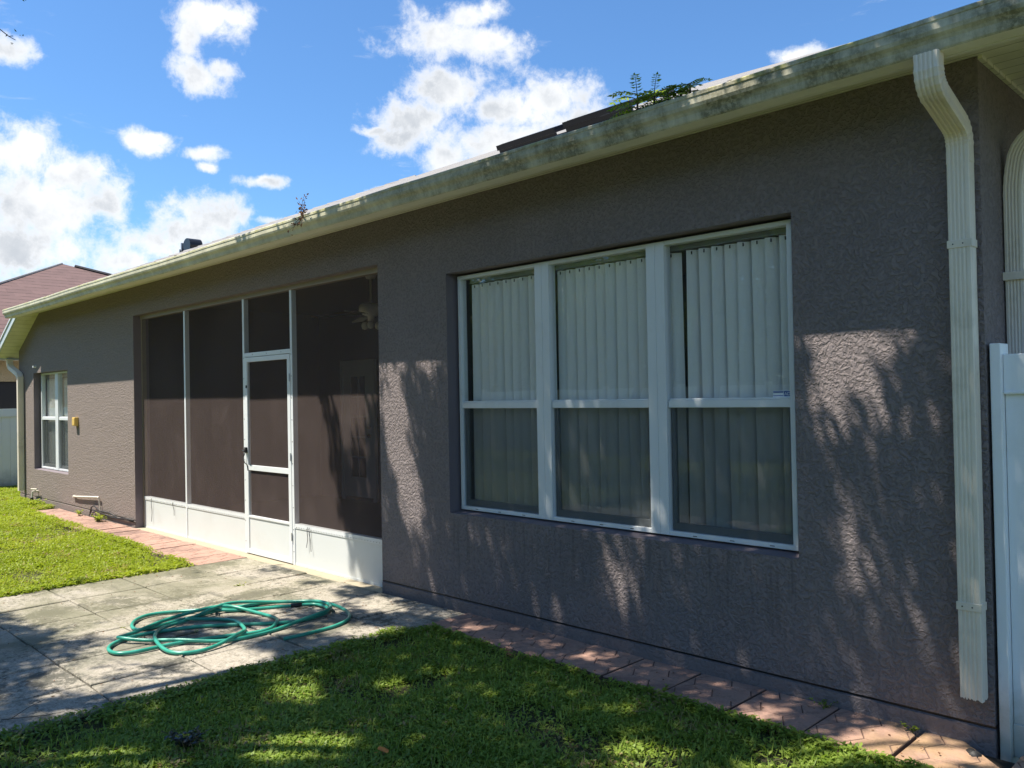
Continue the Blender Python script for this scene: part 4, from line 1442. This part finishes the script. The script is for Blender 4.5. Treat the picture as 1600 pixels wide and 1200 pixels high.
def lawn(name, poly, n, mat, ls, ws, blade_frac, zlo, zhi, seed, label, edge_wob=.04, keepout=None):
    r = np.random.default_rng(seed)
    xs_ = [p[0] for p in poly]; ys_ = [p[1] for p in poly]
    x = r.uniform(min(xs_), max(xs_), n); y = r.uniform(min(ys_), max(ys_), n)
    wob = (fbm2(x * 5 + 9, y * 5 + 9, seed + 1) - .5) * edge_wob * 2
    k = in_poly(x + wob, y + wob, poly)
    x, y = x[k], y[k]
    cl = fbm2(x * 2.6 + 30, y * 2.6 + 30, seed + 2)
    cl2 = fbm2(x * .9 + 30, y * .9 + 30, seed + 3)
    keep = r.random(len(x)) < np.clip((cl - .22) * 2.6, .12, 1)
    x, y, cl, cl2 = x[keep], y[keep], cl[keep], cl2[keep]
    m = len(x)
    top = zlo + (zhi - zlo) * np.clip((cl - .2) * 1.5, 0, 1)
    edge = ((x < -4.62) & (x > -5.2)) | ((x > -8.35) & (x < -8.1)) | ((y > -.52) & (x > -4.8)) | ((y > -.62) & (x < -8))
    z = -.062 + top * r.random(m) ** .6 + np.where(edge, .022, 0)
    blade = r.random(m) < blade_frac
    az = r.uniform(0, 2 * np.pi, m)
    el = np.where(blade, r.uniform(.6, 1.45, m), r.uniform(-.25, .75, m))
    D = np.stack([np.cos(az) * np.cos(el), np.sin(az) * np.cos(el), np.sin(el)], 1)
    side = np.stack([-np.sin(az), np.cos(az), r.uniform(-.35, .35, m)], 1)
    W = unit(side - D * np.sum(side * D, 1, keepdims=True))
    L = np.where(blade, ls * r.uniform(1.1, 3.4, m), ls * r.uniform(.45, 1.45, m))
    wd = np.where(blade, ws * .33, ws * r.uniform(.7, 1.2, m))
    P = np.stack([x, y, np.where(blade, -.06, z)], 1)
    tint = np.clip(cl2 * .9 - .1 + r.normal(0, .17, m), 0, .92)
    thatch = fbm2(x * 3.1 + 11, y * 3.1 + 7, seed + 5)
    tint = np.where(r.random(m) < np.where(thatch < .33, .30, .022), 1.0, tint)
    o = leafmesh(name, P, D, W, L, wd, mat, tint)
    tag(o, label, None, None, 'stuff')
    return o


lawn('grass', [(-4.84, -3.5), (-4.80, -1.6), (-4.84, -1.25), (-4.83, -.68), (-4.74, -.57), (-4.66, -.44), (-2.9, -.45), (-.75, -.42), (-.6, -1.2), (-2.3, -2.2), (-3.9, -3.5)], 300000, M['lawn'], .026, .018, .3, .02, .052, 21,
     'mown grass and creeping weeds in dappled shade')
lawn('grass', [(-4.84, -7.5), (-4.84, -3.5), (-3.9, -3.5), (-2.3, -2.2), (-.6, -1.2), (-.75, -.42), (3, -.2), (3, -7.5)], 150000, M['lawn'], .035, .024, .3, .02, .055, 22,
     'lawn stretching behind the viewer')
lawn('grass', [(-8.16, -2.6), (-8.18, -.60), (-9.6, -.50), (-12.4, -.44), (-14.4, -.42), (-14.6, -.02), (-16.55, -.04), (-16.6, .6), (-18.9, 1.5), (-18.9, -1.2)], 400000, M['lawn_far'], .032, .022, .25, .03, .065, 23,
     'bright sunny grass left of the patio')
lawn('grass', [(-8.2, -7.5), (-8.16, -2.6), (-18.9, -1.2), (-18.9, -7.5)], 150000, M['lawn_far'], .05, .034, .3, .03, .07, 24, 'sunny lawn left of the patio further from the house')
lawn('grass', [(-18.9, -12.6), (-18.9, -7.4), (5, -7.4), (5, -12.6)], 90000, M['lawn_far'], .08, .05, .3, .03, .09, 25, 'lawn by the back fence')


# ------------------------------------------------------------------ small plants
def weed(name, label, cat, x, y, z, n, rad, h, leaf, mat, seed, group=None, spread=.5):
    t = thing(name, label, cat, (x, y, z), group)
    r = np.random.default_rng(seed)
    ns = max(3, n // 9); b = MB()
    az0 = r.uniform(0, 6.28, ns); P = []; D = []
    for k in range(ns):
        hh = h * r.uniform(.5, 1); rr = rad * r.uniform(.3, 1); tip = Vector((x + rr * math.cos(az0[k]), y + rr * math.sin(az0[k]), z + hh))
        mid = Vector((x + .35 * rr * math.cos(az0[k]), y + .35 * rr * math.sin(az0[k]), z + hh * .6))
        b.tube([(x, y, z - .02), mid, tip], [.0022, .0018, .001], 4)
        for j in range(n // ns):
            u = r.uniform(.2, 1); p = Vector((x, y, z)).lerp(mid, min(1, u * 2)) if u < .5 else mid.lerp(tip, (u - .5) * 2)
            P.append(p); a = r.uniform(0, 6.28); e = r.uniform(-.3, .8); D.append((math.cos(a) * math.cos(e), math.sin(a) * math.cos(e), math.sin(e)))
    b.build('stems', M['twig'], t)
    P = np.array([tuple(p) for p in P]); D = np.array(D); m = len(P)
    sd = np.stack([-D[:, 1], D[:, 0], r.uniform(-.3, .3, m)], 1); W = unit(sd - D * np.sum(sd * D, 1, keepdims=True))
    leafmesh('leaves', P, D, W, leaf * r.uniform(.6, 1.2, m), leaf * .6 * r.uniform(.7, 1.1, m), mat, np.clip(r.normal(.5, .25, m), 0, .92), t)
    return t


weed('seedling', 'dark glossy-leaved seedling in the shaded grass at the bottom of the lawn', 'seedling', -3.98, -2.53, -.05, 150, .12, .12, .034, M['shrub_leaf'], 31)
weed('weed', 'small weed in the joint of the paver strip, nearest the wall', 'weed', -1.93, -.06, -.02, 44, .10, .05, .022, M['sapling_leaf'], 32)
weed('weed', 'small weed in the broken corner of the paver strip', 'weed', -1.50, -.05, -.03, 26, .06, .05, .026, M['sapling_leaf'], 33)
weed('weed', 'broad-leaved sprout at the edge between grass and pavers', 'weed', -2.68, -.43, -.03, 14, .04, .07, .034, M['sapling_leaf'], 34)
weed('weed', 'bright green weed clump against the foot of the far wall', 'weed', -12.35, -.13, -.03, 160, .22, .13, .04, M['lawn_far'], 35)
weed('weed', 'smaller weed tuft at the foot of the far wall, left of the pipe bend', 'weed', -13.2, -.10, -.03, 70, .12, .11, .035, M['lawn_far'], 36)
weed('weed', 'low moss-like weed in the middle of the sunny patio slabs', 'weed', -6.97, -.73, -.03, 60, .10, .03, .018, M['lawn_far'], 37)
weed('weed', 'tiny green weed inside the loops of the garden hose', 'weed', -5.83, -1.64, -.022, 14, .03, .02, .014, M['lawn_far'], 38)
weed('weed', 'trailing weed at the edge of the sunny lawn by the tap', 'weed', -15.1, -.18, -.03, 120, .26, .13, .045, M['lawn_far'], 39)
weed('weed', 'short weed in a patio joint at the left, beside the hose', 'weed', -6.36, -1.95, -.03, 12, .03, .02, .016, M['lawn_far'], 40)

# fallen orange leaf, sticks and litter
b = MB()
lx, ly, lz = -3.16, -1.965, .012
pts = [(0, -.02), (.014, -.012), (.022, .004), (.014, .02), (.0, .03), (-.014, .018), (-.022, .002), (-.012, -.014)]
b.face([(lx + px_ * 1.2, ly + py_ * 1.2, lz + .012 * math.cos(i)) for i, (px_, py_) in enumerate(pts)])
b.tube([(lx, ly - .024, lz), (lx + .01, ly - .05, lz + .008)], .0012, 4)
tag(b.build('fallen_leaf', M['orangeleaf']), 'single orange fallen leaf lying on the shaded grass', 'leaf')
b = MB()
b.tube([(-4.99, -3.06, -.012), (-4.93, -2.98, -.008), (-4.88, -2.88, -.010), (-4.845, -2.80, -.004)], [.0025, .002, .002, .001], 6)
b.tube([(-4.965, -3.02, -.01), (-5.0, -2.93, .015), (-5.05, -2.84, .02)], [.002, .0015, .001], 5)
tag(b.build('stick', M['twig'], None, True), 'thin forked dark stick on the slab at the bottom left', 'stick')
r = np.random.default_rng(50)
n = 330
x = np.concatenate([r.uniform(-8.1, -4.75, 200), r.uniform(-5.9, -4.7, 60), r.uniform(-4.6, -1.2, 70)]); y = np.concatenate([r.uniform(-3.1, -.05, 200), r.uniform(-.9, -.03, 60), r.uniform(-.42, -.01, 70)])
az = r.uniform(0, 6.28, n); e = r.uniform(-.1, .4, n)
D = np.stack([np.cos(az) * np.cos(e), np.sin(az) * np.cos(e), np.sin(e)], 1); sd = np.stack([-np.sin(az), np.cos(az), r.uniform(-.4, .4, n)], 1); W = unit(sd - D * np.sum(sd * D, 1, keepdims=True))
o = leafmesh('leaf_litter', np.stack([x, y, np.full(n, GZ + .004)], 1), D, W, r.uniform(.008, .03, n), r.uniform(.005, .014, n), M['brown_leaf'], r.random(n))
tag(o, 'tiny dry leaves scattered over patio and pavers', None, None, 'stuff')
# black corrugated drain end in the broken corner beside the house
b = MB()
pts = [(-1.26, -.05, -.06), (-1.24, -.10, -.035), (-1.20, -.15, -.03)]
b.tube(pts, [.02, .024, .024], 10)
for k in range(5):
    u = k / 5; p = Vector(pts[0]).lerp(Vector(pts[2]), u); q = Vector(pts[0]).lerp(Vector(pts[2]), u + .08); b.tube([p, q], .03, 10)
tag(b.build('drain_hose', M['rubber'], None, True), 'short black corrugated pipe end in the hole at the house corner', 'pipe')


# ------------------------------------------------------------------ weeds growing in the gutter
def frond(b, P, D, L, base, direc, length, leaflets, r, sz):
    base = Vector(base); d = Vector(direc).normalized(); pts = []; p = base.copy(); nseg = 9
    for i in range(nseg + 1):
        pts.append(p.copy()); d = (d + Vector((0, 0, -.11))).normalized(); p = p + d * (length / nseg)
    b.tube(pts, [.0022 * (1 - .8 * i / nseg) + .0005 for i in range(nseg + 1)], 4)
    for i in range(2, nseg + 1):
        t = (pts[i] - pts[i - 1]).normalized(); s = t.cross(Vector((0, 0, 1))).normalized()
        for sg in (1, -1):
            P.append(tuple(pts[i])); dd = (s * sg * .8 + t * .45 + Vector((0, 0, r.uniform(-.55, -.05)))).normalized(); D.append(tuple(dd)); L.append(sz * r.uniform(.75, 1.1) * (1 - .35 * abs(i / nseg - .55)))
    P.append(tuple(pts[-1])); D.append(tuple((pts[-1] - pts[-2]).normalized())); L.append(sz)


def gutter_sapling(label, x, y, z, stem_h, nf, flen, seed, sz=.036, lean=0):
    t = thing('gutter_sapling', label, 'weed', (x, y, z), 'saplings growing in the gutter')
    r = random.Random(seed); b = MB(); P = []; D = []; L = []
    top = Vector((x + lean, y, z + stem_h))
    b.tube([(x, y, z - .03), (x + lean * .4, y, z + stem_h * .5), top], [.008, .006, .003], 6)
    for k in range(nf):
        u = .15 + .85 * k / max(1, nf - 1); p = Vector((x, y, z)).lerp(top, u); a = k * 2.4 + r.uniform(-.4, .4)
        d = (math.cos(a), math.sin(a) * .7, r.uniform(.15, .7) + .25 * u)
        frond(b, P, D, L, p, d, flen * r.uniform(.7, 1.15), 8, r, sz)
    b.build('stems', M['twig'], t)
    P = np.array(P); D = unit(np.array(D)); m = len(P); rr = np.random.default_rng(seed)
    sd = np.cross(D, np.array([[0, 0, 1.0]])) + rr.normal(0, .25, (m, 3)); W = unit(sd - D * np.sum(sd * D, 1, keepdims=True))
    leafmesh('leaves', P, D, W, np.array(L), np.array(L) * .42, M['sapling_leaf'], np.clip(rr.normal(.5, .25, m), 0, .92), t)


gutter_sapling('tallest leafy sapling rooted in the gutter, with arching fronds', -2.775, -.425, 3.18, .12, 13, .20, 3, .044)
gutter_sapling('second sapling in the gutter, just right of the tallest', -2.66, -.425, 3.185, .09, 11, .15, 5, .036)
gutter_sapling('low sapling in the gutter, third from the solar panels', -2.57, -.425, 3.185, .08, 11, .12, 8, .034)
gutter_sapling('short sapling in the gutter, fourth from the solar panels', -2.49, -.425, 3.185, .09, 10, .11, 9, .030)
gutter_sapling('rightmost small sapling in the gutter', -2.43, -.425, 3.19, .08, 9, .10, 12, .028)
# dead twig clump hanging over the gutter lip
t = thing('dead_twigs', 'clump of dead brown leaves and twigs caught on the gutter lip', 'twigs', (-6.27, -.48, 3.19))
b = MB(); r = random.Random(6); P = []
for k in range(9):
    a = r.uniform(-2.8, .6); pts = [Vector((-6.27, -.48, 3.19))]
    for j in range(4): pts.append(pts[-1] + Vector((math.cos(a) * .035 + r.uniform(-.02, .02), -.012 + r.uniform(-.01, .01), (math.sin(a) if k > 2 else 1.0) * .03 + r.uniform(-.012, .012))))
    b.tube(pts, [.004, .003, .002, .0015, .001], 4); P += pts[1:]
b.build('stems', M['twig'], t)
P = np.array([tuple(p) for p in P] * 2) + np.random.default_rng(1).normal(0, .014, (len(P) * 2, 3)); m = len(P); P[:, 1] = np.minimum(P[:, 1], -.494)
rr = np.random.default_rng(2); D = unit(rr.normal(0, 1, (m, 3))); sd = rr.normal(0, 1, (m, 3)); W = unit(sd - D * np.sum(sd * D, 1, keepdims=True))
leafmesh('leaves', P, D, W, rr.uniform(.02, .04, m), rr.uniform(.01, .02, m), M['brown_leaf'], rr.random(m), t)

# ------------------------------------------------------------------ trees in the garden (for the dappled shade and the window reflections)
SHADE = """00000000000000022222222244444444444444444444444444444444444444444
00000000000000029222222209000999999999999999999000499955555555555
00000000000000022922292000999999999099999099999400999955555555555
00000000000000022999929200999999999999949990999999099955555555555
00000000000000022299929240099999999999909994999949999955555555555
00000000000000022299999290099999999994499999999940999955555555555
00000000000000022229999994049999949999009999999999999955555555555
00000000000000022222222999999999990999999999999909999955555555555
00000000111143333333333300455009999999099999999999000495555333333
00000000011111433333333550005409009900909999999099000095553333333
00000000011111114333333554000555909999999999999009400099553333333
00000000001111111100000445500555999999999999999909900099553333333
00000000000111110000000044555555599999999999909999904999953333333
00000000000111110000000000455554099999999999940999900999933333333
00000000000011100000000000455550009999999999444999900999933333333
00000000000011100000000000045550009999909999909999990999933333333
00000000000001110000000000015555055999999999999990099999933333333
00000000000001110000000000014455555999999999999994009999333333333
00000000000000110000000000014444555599994099999999009999333333333
00000000000000111000000000014444445559999099999999949999333333333
00000000000000011100000000144444444459999999999999999999333333333
00000000000000033311000001144444444444900499999999999993333333333
00000000000000003333311111144444444444900049999999999993333333333
00000000000000000333333311144444444444494009994499999993333333333
00000000000000000333333333444444444444499999940009999993333333333
44440000000000000033333333444444444444049999940004999933333333333
44444444000000000033333333444444444444009999940004999933333333333
44444444444400000003333334444444444444404999994009999933333333333
44444444444444440003333334447744444444444999999999999933333333333
44444444444444444444333334447777774444444499999099999333333333333
44444444444444444444333344447777777774444449990049999333333333333
44444444444444444444455544477777777777774449990099999333333333333
44444444444444444444455555555777777777777777990099999333333333333
33334444444444444444445555555555577777777777990099993333333333333
33333333333344444444444555555555555555777777794999993333333333333
33333333333333333333444555555555555555555557799999993333333333333
33333333333333333333333333355555555555555555559999933333333333333
33333333333333333333333333333333333555555555559999933333333333333
33333333333333333333333333333333333333333335555999933333333333333
33333333333333333333333333333333333333333333333333933333333333333
33333333333333333333333333333333333333333333333333333333333333333
33333333333333333333333333333333333333333333333333333333333333333
33333333333333333333333333333333333333333333333333333333333333333
33333333333333333333333333333333333333333333333333333333333333333
33333333333333333333333333333333333333333333333333333333333333333
33333333333333333333333333333333333333333333333333333333333333333
33333333333333333333333333333333333333333333333333333333333333333
33333333333333333333333333333333333333333333333333333333333333333""".split()
U0, DU, W0, DW = -9.5, .16, 2.2, -.3


def crown_leaves(name, mat, P, r, size, parent, n_per=5, spread=.05):
    """twigs of a few leaves round each point"""
    n = len(P); P = np.repeat(P, n_per, 0) + r.normal(0, spread, (n * n_per, 3)); m = len(P)
    az = r.uniform(0, 6.28, m); e = r.uniform(-.9, .5, m)
    D = np.stack([np.cos(az) * np.cos(e), np.sin(az) * np.cos(e), np.sin(e)], 1)
    sd = np.stack([-np.sin(az), np.cos(az), r.uniform(-.5, .5, m)], 1); W = unit(sd - D * np.sum(sd * D, 1, keepdims=True))
    return leafmesh(name, P, D, W, size * r.uniform(.7, 1.25, m), size * .5 * r.uniform(.7, 1.2, m), mat, np.clip(r.normal(.45, .25, m), 0, .92), parent)


def limb(b, a, c, r0, r1, seed, sag=.1):
    r = random.Random(seed); a = Vector(a); c = Vector(c); n = 7; pts = []; L = (c - a).length
    off = Vector((r.uniform(-1, 1), r.uniform(-1, 1), .6)) * L * sag
    for i in range(n + 1):
        u = i / n; p = a.lerp(c, u) + off * math.sin(math.pi * u) + Vector((r.uniform(-1, 1), r.uniform(-1, 1), r.uniform(-1, 1))) * .035 * L * (0 < i < n)
        pts.append(p)
    b.tube(pts, [r0 + (r1 - r0) * i / n for i in range(n + 1)], 7)
    return pts


def shade_tree():
    base = (-6.2, -5.9, -.1)
    t = thing('shade_tree', 'leafy tree overhanging the lawn, only twig tips in view at the top left corner', 'tree', base)
    r = np.random.default_rng(77)
    S = np.array([[int(c) for c in row] for row in SHADE]) / 9.0  # leaf cover shaped from a map of the shade it casts
    n = 60000
    u = r.uniform(U0, U0 + DU * (S.shape[1] - 1), n); w = r.uniform(-10.2, 2.35, n)
    fi = (u - U0) / DU; fj = (w - W0) / DW
    # bilinear lookup
    i0 = np.clip(np.floor(fi).astype(int), 0, S.shape[1] - 2); j0 = np.clip(np.floor(fj).astype(int), 0, S.shape[0] - 2)
    a = np.clip(fi - i0, 0, 1); c = np.clip(fj - j0, 0, 1)
    cov = (S[j0, i0] * (1 - a) + S[j0, i0 + 1] * a) * (1 - c) + (S[j0 + 1, i0] * (1 - a) + S[j0 + 1, i0 + 1] * a) * c
    nz = fbm2(u * 2.2 + 50, w * .9 + 50, 5)
    nz = np.clip((nz - .3) / .4, 0, 1)
    keep = (nz * .65 + r.random(n) * .35) < (cov * 1.25 - .12)
    keep &= ~((cov > .9) & (r.random(n) < .1))
    u, w = u[keep], w[keep]
    zc = r.uniform(5.2, 6.9, len(u)) + .35 * np.sin(u * 1.3)
    s = (zc - w) / 2.5
    P = np.stack([u - .73 * s, -s, zc], 1)
    # keep the crown out of the camera's view
    Rm = np.array(RM); C = np.array([0, -4.2325, 1.63])
    q = (P - C) @ Rm
    inf = (q[:, 2] < 0) & (np.abs(q[:, 0] / q[:, 2]) < 850 / 1300) & (-q[:, 1] / q[:, 2] < 640 / 1300) & (-q[:, 1] / q[:, 2] > -.6)
    P2 = P.copy()
    # clusters in view move up along the sun ray, so their shade stays put
    for _ in range(12):
        P2[inf] += np.array([-.73, -1.0, 2.5]) * .25
        q = (P2 - C) @ Rm
        inf = (q[:, 2] < 0) & (np.abs(q[:, 0] / q[:, 2]) < 850 / 1300) & (-q[:, 1] / q[:, 2] < 640 / 1300) & (-q[:, 1] / q[:, 2] > -.6)
    P2 = P2[~inf]
    print('shade clusters', len(P2))
    crown_leaves('crown', M['tree_leaf'], P2, r, .085, t, 3, .035)
    # trunk and limbs reaching into the crown
    b = MB()
    fork = Vector((-6.3, -5.7, 2.7))
    limb(b, base, fork, .19, .14, 1, .03)
    rr = random.Random(4)
    idx = r.choice(len(P2), 16, replace=False)
    mids = []
    for k, i in enumerate(idx):
        tip = Vector(P2[i]); start = fork if k < 6 or rr.random() < .3 else rr.choice(mids)
        pts = limb(b, start, tip - Vector((0, 0, .1)), .075 if start is fork else .04, .012, 10 + k, .09)
        if k < 6: mids += [pts[3], pts[4], pts[5]]
    b.build('trunk', M['bark'], t, True)
    # thin branchlets whose tips show in the top left corner of the view
    b = MB(); tips = []
    for k, (px_, py_, pz_) in enumerate(((-5.44, -2.88, 3.77), (-5.35, -2.83, 3.98))):
        pts = limb(b, (-6.6, -4.3, 4.9), (px_, py_, pz_), .012, .0025, 60 + k, .08)
        tips += [pts[-1], pts[-1]]
    for q_ in ((.02, .03, -.02), (-.03, .03, .02)):
        e = Vector((-5.44, -2.88, 3.77)); b.tube([e, e + Vector(q_)], .002, 4)
    b.build('branchlets', M['twig'], t, True)
    tp = np.array([tuple(p) for p in tips]); tp = np.repeat(tp, 3, 0) + r.normal(0, .03, (len(tp) * 3, 3))
    m = len(tp); D = unit(r.normal(0, 1, (m, 3))); sd = r.normal(0, 1, (m, 3)); W = unit(sd - D * np.sum(sd * D, 1, keepdims=True))
    leafmesh('tip_leaves', tp, D, W, np.full(m, .022), np.full(m, .009), M['tree_leaf'], np.full(m, .2), t)


shade_tree()


def garden_tree(label, x, y, h, rad, seed, n=2600, size=.09):
    t = thing('garden_tree', label, 'tree', (x, y, -.1), 'trees along the back fence')
    r = np.random.default_rng(seed); b = MB(); tips = []
    limb(b, (x, y, -.1), (x + .1, y, h * .45), .12, .08, seed, .02)
    for k in range(9):
        a = k * 2.4; tip = (x + rad * .8 * math.cos(a) * r.uniform(.5, 1), y + rad * .8 * math.sin(a) * r.uniform(.5, 1), h * r.uniform(.55, 1.0))
        limb(b, (x + .1, y, h * .42), tip, .05, .01, seed + k, .08); tips.append(tip)
    b.build('trunk', M['bark'], t, True)
    T = np.array(tips)[r.integers(0, len(tips), n)] + r.normal(0, rad * .26, (n, 3)) * np.array([1, 1, .8])
    T[:, 2] = np.maximum(T[:, 2], h * .3)
    crown_leaves('crown', M['tree_leaf'], T, r, size, t, 4, .08)


def hedge(label, x0, x1, y, h, seed, n):
    t = thing('hedge', label, 'hedge', ((x0 + x1) / 2, y, -.1))
    r = np.random.default_rng(seed)
    u = r.uniform(x0, x1, n); z = r.uniform(0, 1, n) ** .85 * (h * (.8 + .35 * fbm2(u * .5 + 20, u * 0 + 3, seed)))
    d = r.uniform(-.7, .7, n) * (1.1 - .5 * z / h)
    crown_leaves('foliage', M['tree_leaf'], np.stack([u, y + d, z - .05], 1), r, .30, t, 3, .18)
    b = MB()
    x = x0 + .5
    while x < x1: b.tube([(x, y, -.15), (x + .1, y, h * .45), (x, y + .1, h * .8)], [.07, .05, .02], 6); x += 1.6
    b.build('stems', M['bark'], t, True)


hedge('tall rough hedge of leafy shrubs, unseen, added behind the back fence for the window reflections', -36, 9, -15.2, 6.0, 91, 42000)  # added to keep bright sky out of the window reflections
garden_tree('wide dark tree filling the middle of the back fence', -8.0, -12.2, 6.5, 2.4, 85, 3600)
garden_tree('leaning bushy tree in front of the back fence, right side', -2.0, -11.0, 5.5, 2.2, 86, 3000)
garden_tree('round-crowned green tree by the back fence', -10.5, -9.6, 4.6, 1.5, 81)
garden_tree('taller tree behind the lawn, by the back fence', -14.8, -11.4, 6.0, 2.0, 82)
garden_tree('small tree near the right end of the back fence', -5.0, -11.6, 4.2, 1.6, 83)
garden_tree('broad tree at the far left end of the back fence', -18.0, -9.5, 5.2, 1.9, 84)
